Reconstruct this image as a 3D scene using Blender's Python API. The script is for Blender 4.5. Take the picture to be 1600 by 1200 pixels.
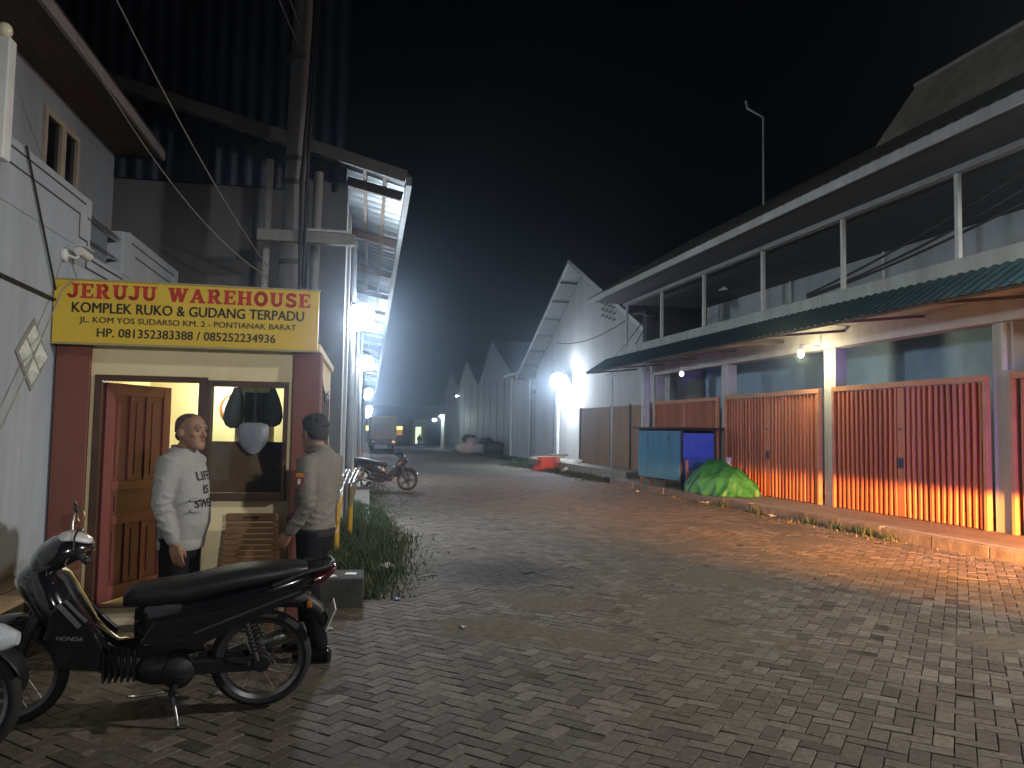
import bpy, bmesh, math, random
import numpy as np
from mathutils import Vector, Matrix, Euler
from mathutils.bvhtree import BVHTree
random.seed(7); RNG = np.random.default_rng(7)
PI = math.pi
for o in list(bpy.data.objects): bpy.data.objects.remove(o)
SC = bpy.context.scene
COL = SC.collection
# ------------------------------------------------------------------ camera
YAW, PITCH, ROLL = math.radians(13.731), math.radians(3.488), math.radians(1.0)
cam = bpy.data.cameras.new('camera'); cam_o = bpy.data.objects.new('camera', cam); COL.objects.link(cam_o)
cam.sensor_fit = 'HORIZONTAL'; cam.sensor_width = 36.0; cam.lens = 36.0*1200/1600
cam.clip_start = 0.05; cam.clip_end = 1000
_f = Vector((math.sin(YAW)*math.cos(PITCH), math.cos(YAW)*math.cos(PITCH), math.sin(PITCH)))
_r = Vector((math.cos(YAW), -math.sin(YAW), 0)); _u = _r.cross(_f)
_r2 = _r*math.cos(ROLL)+_u*math.sin(ROLL); _u2 = -_r*math.sin(ROLL)+_u*math.cos(ROLL)
cam_o.matrix_world = Matrix(((_r2.x, _u2.x, -_f.x, 0), (_r2.y, _u2.y, -_f.y, 0), (_r2.z, _u2.z, -_f.z, 1.6), (0, 0, 0, 1)))
SC.camera = cam_o
# ------------------------------------------------------------------ world: clear night sky
W = bpy.data.worlds.new('World'); SC.world = W; W.use_nodes = True
_n = W.node_tree.nodes; _bg = _n['Background']
_sky = _n.new('ShaderNodeTexSky'); _sky.sky_type = 'NISHITA'; _sky.sun_disc = False
_sky.sun_elevation = math.radians(-4.0); _sky.sun_rotation = math.radians(150)
_bg.inputs[1].default_value = 0.0035
W.node_tree.links.new(_sky.outputs[0], _bg.inputs[0])
# ------------------------------------------------------------------ exposure and render settings
SC.view_settings.view_transform = 'Standard'; SC.view_settings.look = 'None'
SC.view_settings.exposure = 0.0; SC.view_settings.gamma = 1.0
SC.cycles.use_denoising = True
SC.cycles.sample_clamp_indirect = 3.0
SC.cycles.max_bounces = 6; SC.cycles.diffuse_bounces = 3; SC.cycles.glossy_bounces = 3
SC.cycles.caustics_reflective = False; SC.cycles.caustics_refractive = False
COOL = (0.80, 0.91, 1.0)

def light(name, kind, loc, energy, color=COOL, radius=0.1, parent=None, aim=None, size=1.2, blend=0.5):
    d = bpy.data.lights.new(name, kind); d.energy = energy; d.color = color
    d.shadow_soft_size = radius
    if kind == 'SPOT': d.spot_size = size; d.spot_blend = blend
    o = bpy.data.objects.new(name, d); COL.objects.link(o); o.location = loc
    if aim is not None:
        o.rotation_euler = (Vector(aim)-Vector(loc)).to_track_quat('-Z', 'Y').to_euler()
    if parent: o.parent = parent
    return o
def beam_ramp(o, stops):
    """vertical beam pattern of a luminaire: (rise of the ray: +up, relative strength)"""
    d = o.data; d.use_nodes = True; nt = d.node_tree; em = nt.nodes['Emission']; geo = nt.nodes.new('ShaderNodeNewGeometry'); sep = nt.nodes.new('ShaderNodeSeparateXYZ')
    rp = nt.nodes.new('ShaderNodeValToRGB'); nt.links.new(geo.outputs['Incoming'], sep.inputs[0])
    md = nt.nodes.new('ShaderNodeMath'); md.operation = 'MULTIPLY_ADD'; md.inputs[1].default_value = 0.5; md.inputs[2].default_value = 0.5
    nt.links.new(sep.outputs['Z'], md.inputs[0]); nt.links.new(md.outputs[0], rp.inputs[0])
    el = rp.color_ramp.elements
    for k, (rise, c) in enumerate(stops):
        q = 0.5+0.5*rise
        e_ = el[k] if k < 2 else el.new(q); e_.position = q; e_.color = (c, c, c, 1)
    nt.links.new(rp.outputs[0], em.inputs['Strength']); return o
# lamps of the yard that stand outside the frame, beside and behind the photographer: shaded, so little goes upwards
beam_ramp(light('yard_flood_light', 'POINT', (8.1, 3.2, 5.1), 2000, (1.0, 0.95, 0.875), 0.12), ((-0.34, 1.0), (0.06, 0.035), (-0.14, 0.52), (-0.02, 0.40)))
beam_ramp(light('street_lamp_light', 'POINT', (4.6, -9.0, 4.2), 2900, (1.0, 0.96, 0.90), 0.2), ((-0.05, 1.0), (0.03, 0.02), (-0.34, 0.08), (-0.25, 0.33), (-0.20, 0.95)))  # weaker low rays stand in for the shadow of an unseen obstacle
# low beams of a car parked beyond the right edge of the frame: flat cut-off at lamp height
def headlamp(loc, aim, energy):
    o = light('headlamp_light', 'SPOT', loc, energy, (1.0, 0.36, 0.055), 0.035, None, aim, math.radians(78), 0.8)
    return beam_ramp(o, ((-0.012, 1.0), (0.012, 0.008), (-0.45, 0.0), (-0.30, 0.02), (-0.20, 0.20), (-0.13, 0.8)))
headlamp((7.1, 3.4, 0.72), (8.7, 12.0, 0.35), 14500)
headlamp((8.2, 3.4, 0.72), (10.2, 12.0, 0.35), 17500)
light('beacon_light', 'SPOT', (7.5, 2.4, 1.45), 1900, (0.16, 0.09, 1.0), 0.10, None, (9.5, 16.0, 1.1), math.radians(38), 0.7)

# ------------------------------------------------------------------ frames of reference
A = math.radians(3.3)                       # the left row is turned a little against the street
K = Vector((-0.07, 6.8, 0.0))
E1 = Vector((math.cos(A), -math.sin(A), 0)); E2 = Vector((math.sin(A), math.cos(A), 0))
def LF(u, v, z=0.0): return K+E1*u+E2*v+Vector((0, 0, z))
# ------------------------------------------------------------------ materials
MATS = {}
def M(name, c, c2=None, sc=6.0, rough=0.7, metal=0.0, bump=0.0, bs=40.0, streak=False, spec=0.5, dirt=0.0, dirtc=(0.05, 0.045, 0.035), detail=6, coat=0.0):
    if name in MATS: return MATS[name]
    m = bpy.data.materials.new(name); MATS[name] = m; m.use_nodes = True
    nt = m.node_tree; N = nt.nodes; L = nt.links; b = N['Principled BSDF']
    b.inputs['Roughness'].default_value = rough; b.inputs['Metallic'].default_value = metal
    b.inputs['Specular IOR Level'].default_value = spec; b.inputs['Coat Weight'].default_value = coat
    tc = N.new('ShaderNodeTexCoord'); src = tc.outputs['Object']
    if c2 is None: c2 = tuple(x*0.8 for x in c)
    mp = N.new('ShaderNodeMapping'); L.new(src, mp.inputs[0])
    if streak: mp.inputs['Scale'].default_value = (1, 1, 0.12)
    no = N.new('ShaderNodeTexNoise'); no.inputs['Scale'].default_value = sc; no.inputs['Detail'].default_value = detail; no.inputs['Roughness'].default_value = 0.65
    L.new(mp.outputs[0], no.inputs[0])
    rp = N.new('ShaderNodeValToRGB'); rp.color_ramp.elements[0].position = 0.35; rp.color_ramp.elements[1].position = 0.65
    rp.color_ramp.elements[0].color = (*c2, 1); rp.color_ramp.elements[1].color = (*c, 1)
    L.new(no.outputs[0], rp.inputs[0]); out = rp.outputs[0]
    if dirt > 0:
        n2 = N.new('ShaderNodeTexNoise'); n2.inputs['Scale'].default_value = sc*0.35; n2.inputs['Detail'].default_value = 10; n2.inputs['Roughness'].default_value = 0.75
        L.new(mp.outputs[0], n2.inputs[0])
        r2 = N.new('ShaderNodeValToRGB'); r2.color_ramp.elements[0].position = 0.52; r2.color_ramp.elements[1].position = 0.72
        r2.color_ramp.elements[0].color = (0, 0, 0, 1); r2.color_ramp.elements[1].color = (dirt, dirt, dirt, 1)
        L.new(n2.outputs[0], r2.inputs[0])
        mx = N.new('ShaderNodeMixRGB'); L.new(r2.outputs[0], mx.inputs[0]); L.new(out, mx.inputs[1]); mx.inputs[2].default_value = (*dirtc, 1); out = mx.outputs[0]
    L.new(out, b.inputs['Base Color'])
    if bump > 0:
        n3 = N.new('ShaderNodeTexNoise'); n3.inputs['Scale'].default_value = bs; n3.inputs['Detail'].default_value = 5; L.new(src, n3.inputs[0])
        bp = N.new('ShaderNodeBump'); bp.inputs['Strength'].default_value = bump; bp.inputs['Distance'].default_value = 0.01
        L.new(n3.outputs[0], bp.inputs['Height']); L.new(bp.outputs[0], b.inputs['Normal'])
    rr = N.new('ShaderNodeMapRange'); rr.inputs[3].default_value = max(0.03, rough-0.1); rr.inputs[4].default_value = min(1, rough+0.1)
    L.new(no.outputs[0], rr.inputs[0]); L.new(rr.outputs[0], b.inputs['Roughness'])
    return m
def EM(name, c, s):
    if name in MATS: return MATS[name]
    m = bpy.data.materials.new(name); MATS[name] = m; m.use_nodes = True; N = m.node_tree.nodes
    b = N['Principled BSDF']; b.inputs['Base Color'].default_value = (*c, 1)
    b.inputs['Emission Color'].default_value = (*c, 1); b.inputs['Emission Strength'].default_value = s
    return m
def GLASS(name, tint=(0.9, 0.95, 0.95), gl=0.12):
    if name in MATS: return MATS[name]
    m = bpy.data.materials.new(name); MATS[name] = m; m.use_nodes = True; nt = m.node_tree; N = nt.nodes
    N.remove(N['Principled BSDF']); t = N.new('ShaderNodeBsdfTransparent'); t.inputs[0].default_value = (*tint, 1)
    g = N.new('ShaderNodeBsdfGlossy'); g.inputs['Roughness'].default_value = 0.03; fr = N.new('ShaderNodeFresnel'); fr.inputs[0].default_value = 1.5
    mx = N.new('ShaderNodeMixShader'); nt.links.new(fr.outputs[0], mx.inputs[0]); nt.links.new(t.outputs[0], mx.inputs[1]); nt.links.new(g.outputs[0], mx.inputs[2])
    nt.links.new(mx.outputs[0], N['Material Output'].inputs[0]); return m
# ------------------------------------------------------------------ mesh building
class MB:
    def __init__(s): s.v = []; s.f = []
    def add(s, vs, fs):
        b = len(s.v); s.v += [tuple(x) for x in vs]; s.f += [tuple(b+i for i in f) for f in fs]; return s
    def box(s, x0, x1, y0, y1, z0, z1):
        return s.add([(x0, y0, z0), (x1, y0, z0), (x1, y1, z0), (x0, y1, z0), (x0, y0, z1), (x1, y0, z1), (x1, y1, z1), (x0, y1, z1)],
                     [(0, 3, 2, 1), (4, 5, 6, 7), (0, 1, 5, 4), (1, 2, 6, 5), (2, 3, 7, 6), (3, 0, 4, 7)])
    def bar(s, p, q, w, h=None, up=(0, 0, 1)):
        p = Vector(p); q = Vector(q); h = h or w; d = (q-p).normalized(); up = Vector(up)
        if abs(d.dot(up)) > 0.98: up = Vector((0, 1, 0))
        a = d.cross(up).normalized(); b = a.cross(d).normalized(); a *= w/2; b *= h/2
        return s.add([p-a-b, p+a-b, p+a+b, p-a+b, q-a-b, q+a-b, q+a+b, q-a+b],
                     [(3, 2, 1, 0), (4, 5, 6, 7), (0, 1, 5, 4), (1, 2, 6, 5), (2, 3, 7, 6), (3, 0, 4, 7)])
    def tube(s, pts, r, n=8, rnd=False):
        pts = [Vector(p) for p in pts]; m = len(pts); rs = r if isinstance(r, (list, tuple)) else [r]*m
        if rnd:                                   # hemispherical ends
            d0 = (pts[0]-pts[1]).normalized(); d1 = (pts[-1]-pts[-2]).normalized(); P = []; R = []
            for k in (0.98, 0.8, 0.5): P.append(pts[0]+d0*rs[0]*k); R.append(rs[0]*math.sqrt(1-k*k))
            P += pts; R += list(rs)
            for k in (0.5, 0.8, 0.98): P.append(pts[-1]+d1*rs[-1]*k); R.append(rs[-1]*math.sqrt(1-k*k))
            pts, rs, m = P, R, len(P)
        rings = []; pa = None
        for i, p in enumerate(pts):
            t = (pts[min(i+1, m-1)]-pts[max(i-1, 0)])
            t = t.normalized() if t.length > 1e-9 else Vector((0, 0, 1))
            if pa is None:
                a = t.cross(Vector((0, 0, 1)));
                if a.length < 0.1: a = t.cross(Vector((0, 1, 0)))
            else: a = pa-t*pa.dot(t)
            a.normalize(); pa = a; b = t.cross(a)
            rings.append([p+(a*math.cos(2*PI*k/n)+b*math.sin(2*PI*k/n))*rs[i] for k in range(n)])
        return s.rings(rings)
    def rings(s, rings, cap=True, closed=False):
        n = len(rings[0]); vs = [p for r in rings for p in r]; fs = []; m = len(rings)
        for i in range(m if closed else m-1):
            j = (i+1) % m
            for k in range(n):
                k2 = (k+1) % n; fs.append((i*n+k, i*n+k2, j*n+k2, j*n+k))
        if cap and not closed: fs.append(tuple(range(n))[::-1]); fs.append(tuple((m-1)*n+k for k in range(n)))
        return s.add(vs, fs)
    def ell(s, c, r, nu=16, nv=10):
        r = r if isinstance(r, (list, tuple)) else (r, r, r); rings = []
        for i in range(1, nv):
            t = PI*i/nv; rings.append([(c[0]+r[0]*math.sin(t)*math.cos(2*PI*k/nu), c[1]+r[1]*math.sin(t)*math.sin(2*PI*k/nu), c[2]-r[2]*math.cos(t)) for k in range(nu)])
        return s.rings(rings)
    def lathe(s, prof, c=(0, 0, 0), axis='Z', n=24, closed=False):
        def P(r, h, k):
            a = 2*PI*k/n; x, y = r*math.cos(a), r*math.sin(a)
            return {'Z': (c[0]+x, c[1]+y, c[2]+h), 'Y': (c[0]+x, c[1]+h, c[2]+y), 'X': (c[0]+h, c[1]+x, c[2]+y)}[axis]
        return s.rings([[P(r, h, k) for k in range(n)] for r, h in prof], cap=not closed, closed=closed)
    def prism(s, poly, f0, f1):                   # poly of 2-D points, f0/f1 lift them to 3-D
        n = len(poly); vs = [f0(*p) for p in poly]+[f1(*p) for p in poly]
        fs = [tuple(range(n))[::-1], tuple(range(n, 2*n))]+[(i, (i+1) % n, n+(i+1) % n, n+i) for i in range(n)]
        return s.add(vs, fs)
    def loft(s, secs, n=20, ex=2.4):              # sections (x, yc, zc, half width, half height) along x
        R = []
        for x, yc, zc, w, h in secs:
            ring = []
            for k in range(n):
                a = 2*PI*k/n; c_, s_ = math.cos(a), math.sin(a)
                ring.append((x, yc+w*math.copysign(abs(c_)**(2/ex), c_), zc+h*math.copysign(abs(s_)**(2/ex), s_)))
            R.append(ring)
        return s.rings(R)
    def vloft(s, secs, n=24, ex=2.2):             # sections (z, xc, yc, rx, ry) along z
        R = []
        for z, xc, yc, w, h in secs:
            R.append([(xc+w*math.copysign(abs(math.cos(2*PI*k/n))**(2/ex), math.cos(2*PI*k/n)), yc+h*math.copysign(abs(math.sin(2*PI*k/n))**(2/ex), math.sin(2*PI*k/n)), z) for k in range(n)])
        return s.rings(R)
    def sheet(s, P, U, V, nu, nv, fn, th=0.004):  # corrugated sheet: P + U*a + V*b + normal*fn(a,b)
        P, U, V = Vector(P), Vector(U), Vector(V); Nn = U.cross(V).normalized(); g = []
        for off in (0, -th):
            for i in range(nu+1):
                for j in range(nv+1):
                    a, b = i/nu, j/nv; g.append(P+U*a+V*b+Nn*(fn(a, b)+off))
        m = (nu+1)*(nv+1); I = lambda i, j, k=0: k*m+i*(nv+1)+j; fs = []
        for i in range(nu):
            for j in range(nv):
                fs.append((I(i, j), I(i+1, j), I(i+1, j+1), I(i, j+1))); fs.append((I(i, j, 1), I(i, j+1, 1), I(i+1, j+1, 1), I(i+1, j, 1)))
        for i in range(nu): fs += [(I(i, 0), I(i, 0, 1), I(i+1, 0, 1), I(i+1, 0)), (I(i, nv), I(i+1, nv), I(i+1, nv, 1), I(i, nv, 1))]
        for j in range(nv): fs += [(I(0, j), I(0, j+1), I(0, j+1, 1), I(0, j, 1)), (I(nu, j), I(nu, j, 1), I(nu, j+1, 1), I(nu, j+1))]
        return s.add(g, fs)
    def xf(s, Mx):
        s.v = [tuple(Mx @ Vector(p)) for p in s.v]; return s
    def join(s, o): return s.add(o.v, o.f)
    def build(s, name, mat, parent=None, smooth=False, bevel=0.0, loc=None, rz=None, seg=2):
        me = bpy.data.meshes.new(name); me.from_pydata(s.v, [], s.f); me.validate()
        bm = bmesh.new(); bm.from_mesh(me); bmesh.ops.recalc_face_normals(bm, faces=bm.faces); bm.to_mesh(me); bm.free()
        if smooth:
            for p in me.polygons: p.use_smooth = True
            me.set_sharp_from_angle(angle=math.radians(50))
        o = bpy.data.objects.new(name, me); COL.objects.link(o); me.materials.append(mat)
        if parent: o.parent = parent
        if loc is not None: o.location = loc
        if rz is not None: o.rotation_euler = (0, 0, rz)
        if bevel > 0:
            b = o.modifiers.new('bevel', 'BEVEL'); b.width = bevel; b.segments = seg; b.limit_method = 'ANGLE'; b.angle_limit = math.radians(40)
        return o
def tag(o, label=None, cat=None, group=None, kind=None):
    if label: o['label'] = label
    if cat: o['category'] = cat
    if group: o['group'] = group
    if kind: o['kind'] = kind
    return o
def thing(name, label, cat, loc=(0, 0, 0), rz=0.0, group=None):
    o = bpy.data.objects.new(name, None); COL.objects.link(o); o.location = loc; o.rotation_euler = (0, 0, rz); o.empty_display_size = 0.2
    return tag(o, label, cat, group)
def lthing(name, label, cat, u=0, v=0, z=0, group=None): return thing(name, label, cat, LF(u, v, z), -A, group)
def copy_tree(o, parent=None):
    c = o.copy(); COL.objects.link(c); c.parent = parent
    if o.type == 'LIGHT': c.data = o.data
    for ch in list(o.children): copy_tree(ch, c)
    return c
def bake(o, mods=True):                           # replace an object's mesh by its evaluated mesh
    dg = bpy.context.evaluated_depsgraph_get(); ev = o.evaluated_get(dg); me = bpy.data.meshes.new_from_object(ev)
    o.modifiers.clear(); o.data = me; return o
def fused(mb, name, mat, parent=None, voxel=0.007, smooth_it=4, loc=None):   # one continuous skin over overlapping shapes
    o = mb.build(name, mat, parent, loc=loc)
    r = o.modifiers.new('skin', 'REMESH'); r.mode = 'VOXEL'; r.voxel_size = voxel; r.use_smooth_shade = True
    if smooth_it:
        sm = o.modifiers.new('soften', 'SMOOTH'); sm.factor = 0.5; sm.iterations = smooth_it
    bake(o)
    for p in o.data.polygons: p.use_smooth = True
    if not o.data.materials: o.data.materials.append(mat)
    return o
def text_mb(txt, width=None, height=None, bold=0.0, ext=0.002, shear=0.0):   # letters in the local x-z plane facing -y, left edge at 0, baseline at 0
    cu = bpy.data.curves.new('lettering', 'FONT'); cu.body = txt; cu.size = 1.0; cu.shear = shear; cu.resolution_u = 3
    o = bpy.data.objects.new('lettering', cu); COL.objects.link(o)
    dg = bpy.context.evaluated_depsgraph_get(); me = bpy.data.meshes.new_from_object(o.evaluated_get(dg))
    vs = [v.co.copy() for v in me.vertices]; fs = [tuple(p.vertices) for p in me.polygons]
    bpy.data.objects.remove(o); bpy.data.curves.remove(cu); bpy.data.meshes.remove(me)
    x0 = min(v.x for v in vs); x1 = max(v.x for v in vs); y0 = min(v.y for v in vs); y1 = max(v.y for v in vs)
    sx = width/(x1-x0) if width else None; sz = height/(y1-y0) if height else sx
    if sx is None: sx = sz
    mb = MB()
    for k, (bx, bz) in enumerate(((0, 0), (1, 0.5), (-1, -0.5), (0.5, -0.6), (-0.5, 0.6)) if bold else ((0, 0),)):
        mb.add([((v.x-x0)*sx+bx*bold*sz, -ext-0.0002*k, (v.y-y0)*sz+bz*bold*sz) for v in vs], fs)
    return mb
def cable(pts, r, name, label, mat, sag=0.0, n=14, group=None, cat='cable'):
    P = []
    for a, b in zip(pts[:-1], pts[1:]):
        a, b = Vector(a), Vector(b)
        for i in range(n+(b == Vector(pts[-1]))): t = i/n; P.append(a.lerp(b, t)-Vector((0, 0, sag*4*t*(1-t))))
    return tag(MB().tube(P, r, 6).build(name, mat, smooth=True), label, cat, group)
# ------------------------------------------------------------------ ground and herringbone paving
def paver_material():
    m = bpy.data.materials.new('concrete_paver'); m.use_nodes = True; nt = m.node_tree; N = nt.nodes; L = nt.links; b = N['Principled BSDF']
    at = N.new('ShaderNodeAttribute'); at.attribute_name = 'tone'
    geo = N.new('ShaderNodeNewGeometry')
    r1 = N.new('ShaderNodeValToRGB'); e = r1.color_ramp.elements; e[0].position = 0.0; e[0].color = (0.078, 0.062, 0.050, 1); e[1].position = 1.0; e[1].color = (0.185, 0.160, 0.130, 1)
    x = r1.color_ramp.elements.new(0.5); x.color = (0.125, 0.104, 0.083, 1)
    L.new(at.outputs['Fac'], r1.inputs[0])
    n1 = N.new('ShaderNodeTexNoise'); n1.inputs['Scale'].default_value = 0.55; n1.inputs['Detail'].default_value = 9; n1.inputs['Roughness'].default_value = 0.7; L.new(geo.outputs['Position'], n1.inputs[0])
    r2 = N.new('ShaderNodeValToRGB'); r2.color_ramp.elements[0].position = 0.50; r2.color_ramp.elements[1].position = 0.66; r2.color_ramp.elements[1].color = (0.75, 0.75, 0.75, 1); L.new(n1.outputs[0], r2.inputs[0])
    m1 = N.new('ShaderNodeMixRGB'); L.new(r2.outputs[0], m1.inputs[0]); L.new(r1.outputs[0], m1.inputs[1]); m1.inputs[2].default_value = (0.135, 0.108, 0.072, 1)
    n2 = N.new('ShaderNodeTexNoise'); n2.inputs['Scale'].default_value = 28; n2.inputs['Detail'].default_value = 6; L.new(geo.outputs['Position'], n2.inputs[0])
    r3 = N.new('ShaderNodeMapRange'); r3.inputs[1].default_value = 0.3; r3.inputs[2].default_value = 0.7; r3.inputs[3].default_value = 0.62; r3.inputs[4].default_value = 1.2; L.new(n2.outputs[0], r3.inputs[0])
    m2 = N.new('ShaderNodeMixRGB'); m2.blend_type = 'MULTIPLY'; m2.inputs[0].default_value = 1; L.new(m1.outputs[0], m2.inputs[1]); L.new(r3.outputs[0], m2.inputs[2])
    # oil stains where vehicles stop
    prev = m2.outputs[0]
    for (sx, sy, rad, st) in ((1.95, 8.55, 1.3, 0.85), (0.3, 3.6, 1.2, 0.4), (6.6, 7.6, 0.8, 0.35)):
        vd = N.new('ShaderNodeVectorMath'); vd.operation = 'DISTANCE'; L.new(geo.outputs['Position'], vd.inputs[0]); vd.inputs[1].default_value = (sx, sy, 0)
        n3 = N.new('ShaderNodeTexNoise'); n3.inputs['Scale'].default_value = 3.0; n3.inputs['Detail'].default_value = 6; L.new(geo.outputs['Position'], n3.inputs[0])
        ad = N.new('ShaderNodeMath'); ad.operation = 'MULTIPLY_ADD'; L.new(n3.outputs[0], ad.inputs[0]); ad.inputs[1].default_value = 0.8; L.new(vd.outputs['Value'], ad.inputs[2])
        mr = N.new('ShaderNodeMapRange'); mr.interpolation_type = 'SMOOTHSTEP'; L.new(ad.outputs[0], mr.inputs[0]); mr.inputs[1].default_value = 0.4+rad*0.15; mr.inputs[2].default_value = 0.4+rad; mr.inputs[3].default_value = st; mr.inputs[4].default_value = 0
        mx = N.new('ShaderNodeMixRGB'); L.new(mr.outputs[0], mx.inputs[0]); L.new(prev, mx.inputs[1]); mx.inputs[2].default_value = (0.022, 0.02, 0.02, 1); prev = mx.outputs[0]
    L.new(prev, b.inputs['Base Color']); b.inputs['Roughness'].default_value = 0.78; b.inputs['Specular IOR Level'].default_value = 0.35
    bp = N.new('ShaderNodeBump'); bp.inputs['Strength'].default_value = 0.35; bp.inputs['Distance'].default_value = 0.004; L.new(n2.outputs[0], bp.inputs['Height']); L.new(bp.outputs[0], b.inputs['Normal'])
    return m
m_ground = M('packed_earth', (0.10, 0.085, 0.068), (0.062, 0.054, 0.045), 1.2, 0.9, bump=0.5, bs=25, spec=0.2)
tag(MB().add([(-150, -60, -0.03), (150, -60, -0.03), (150, 400, -0.03), (-150, 400, -0.03)], [(0, 1, 2, 3)]).build('ground', m_ground), kind='structure')
def sand_material():
    m = bpy.data.materials.new('joint_dirt'); m.use_nodes = True; nt = m.node_tree; N = nt.nodes; L = nt.links; b = N['Principled BSDF']
    geo = N.new('ShaderNodeNewGeometry'); fl = N.new('ShaderNodeAttribute'); fl.attribute_name = 'fill'
    mr = N.new('ShaderNodeMapRange'); L.new(fl.outputs['Fac'], mr.inputs[0]); mr.inputs[1].default_value = -0.007; mr.inputs[2].default_value = 0.0005
    no = N.new('ShaderNodeTexNoise'); no.inputs['Scale'].default_value = 16; no.inputs['Detail'].default_value = 8; L.new(geo.outputs['Position'], no.inputs[0])
    r = N.new('ShaderNodeValToRGB'); r.color_ramp.elements[0].position = 0.3; r.color_ramp.elements[0].color = (0.10, 0.082, 0.06, 1); r.color_ramp.elements[1].position = 0.7; r.color_ramp.elements[1].color = (0.16, 0.135, 0.10, 1); L.new(no.outputs[0], r.inputs[0])
    mx = N.new('ShaderNodeMixRGB'); L.new(mr.outputs[0], mx.inputs[0]); mx.inputs[1].default_value = (0.028, 0.024, 0.02, 1); L.new(r.outputs[0], mx.inputs[2]); L.new(mx.outputs[0], b.inputs['Base Color'])
    b.inputs['Roughness'].default_value = 0.95; b.inputs['Specular IOR Level'].default_value = 0.15
    bp = N.new('ShaderNodeBump'); bp.inputs['Strength'].default_value = 0.6; bp.inputs['Distance'].default_value = 0.006; L.new(no.outputs[0], bp.inputs['Height']); L.new(bp.outputs[0], b.inputs['Normal'])
    return m
# joint sand with a rough top: fills the joints and covers the pavers in patches
def und(x, y): return 0.006*(np.sin(x*1.1+0.5*y+1)*np.sin(y*0.9-0.4*x)+0.6*np.sin(x*2.3-y*1.7+2))
def joint_sand():
    xs = np.arange(-3.6, 9.0, 0.07); ys = np.arange(1.6, 14.0, 0.07); X, Y = np.meshgrid(xs, ys, indexing='ij')
    h = np.zeros_like(X)
    for k in range(26):
        a = RNG.uniform(0, 2*PI); fr = RNG.uniform(0.7, 7); h += np.sin((X*math.cos(a)+Y*math.sin(a))*fr+RNG.uniform(0, 6.28))/fr**0.45
    h = h/h.std(); z = und(X, Y)+np.clip(-0.0066+0.0050*h-0.012*np.exp(-((X-1.95)**2+(Y-8.6)**2)/1.6)+RNG.normal(0, 0.0006, X.shape), -0.016, 0.0045)
    nx, ny = X.shape; V = np.stack([X, Y, z], -1).reshape(-1, 3); i, j = np.meshgrid(np.arange(nx-1), np.arange(ny-1), indexing='ij'); a = (i*ny+j).ravel()
    F = np.stack([a, a+ny, a+ny+1, a+1], 1)
    me = bpy.data.meshes.new('joint_sand'); me.from_pydata(V.tolist(), [], F.tolist()); fa = me.attributes.new('fill', 'FLOAT', 'POINT'); fa.data.foreach_set('value', (z-und(X, Y)).ravel().astype(np.float32)); o = bpy.data.objects.new('joint_sand', me); COL.objects.link(o)
    me.materials.append(sand_material()); tag(o, kind='structure')
    for p in me.polygons: p.use_smooth = True
joint_sand()
def paving():
    w = 0.1; c45 = math.sqrt(0.5); n = 420; I, J = np.meshgrid(np.arange(-n, n), np.arange(-n, n), indexing='ij'); t = (I-J) % 4
    out = []
    for tt, (dx0, dx1, dy0, dy1) in ((0, (0, 2, 0, 1)), (2, (0, 1, -1, 1))):
        s = t == tt; i = I[s].astype(float); j = J[s].astype(float)
        out.append(np.stack([(i+dx0)*w, (i+dx1)*w, (j+dy0)*w, (j+dy1)*w], 1))
    R = np.concatenate(out); cx = (R[:, 0]+R[:, 1])/2; cy = (R[:, 2]+R[:, 3])/2
    ang = math.radians(45+1.0); ca, sa = math.cos(ang), math.sin(ang)
    wx = cx*ca-cy*sa; wy = cx*sa+cy*ca+9.0
    keep = (wy > 1.6) & (wy < 27) & (wx > -3.5) & (wx < 8.82) & ((wx > (wy-9)*0.06-0.2) | (wy < 7.6)); R = R[keep]; N_ = len(R)
    g = 0.0022+RNG.uniform(0, 0.0016, N_); ch = 0.004
    top = RNG.normal(0, 0.0010, N_); tx = RNG.normal(0, 0.011, N_); ty = RNG.normal(0, 0.011, N_); sunk = RNG.random(N_) < 0.02; top = top-sunk*RNG.uniform(0.003, 0.010, N_)
    mx = (R[:, 0]+R[:, 1])/2; my = (R[:, 2]+R[:, 3])/2; V = np.zeros((N_, 12, 3)); rot = RNG.normal(0, 0.012, N_)
    for k, (sx, sy) in enumerate(((0, 2), (1, 2), (1, 3), (0, 3))):
        for lvl, (ins, dz) in enumerate(((0, -0.03), (0, -0.003), (ch, 0))):
            x = R[:, sx]+(1 if sx == 0 else -1)*(g+ins); y = R[:, sy]+(1 if sy == 2 else -1)*(g+ins)
            px = x-mx; py = y-my; x = mx+px-py*rot; y = my+py+px*rot
            V[:, lvl*4+k, 0] = x*ca-y*sa; V[:, lvl*4+k, 1] = x*sa+y*ca+9.0
            V[:, lvl*4+k, 2] = top+dz+(tx*px+ty*py)*(lvl > 0)+und(V[:, lvl*4+k, 0], V[:, lvl*4+k, 1])
    base = (np.arange(N_)*12)[:, None]
    fs = [[8, 9, 10, 11]]
    for l in (0, 4):
        for k in range(4): k2 = (k+1) % 4; fs.append([l+k, l+k2, l+4+k2, l+4+k])
    F = np.concatenate([base+np.array(f)[None] for f in fs])
    me = bpy.data.meshes.new('paving'); me.from_pydata(V.reshape(-1, 3).tolist(), [], F.tolist())
    tone = np.repeat(np.clip(RNG.normal(0.5, 0.26, N_)-0.2*sunk+0.08*np.sin(wx[keep]*0.9+1)*np.sin(wy[keep]*0.7), 0, 1), 12); a = me.attributes.new('tone', 'FLOAT', 'POINT'); a.data.foreach_set('value', tone.astype(np.float32))
    o = bpy.data.objects.new('paving', me); COL.objects.link(o); me.materials.append(paver_material()); tag(o, kind='structure')
paving()
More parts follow.
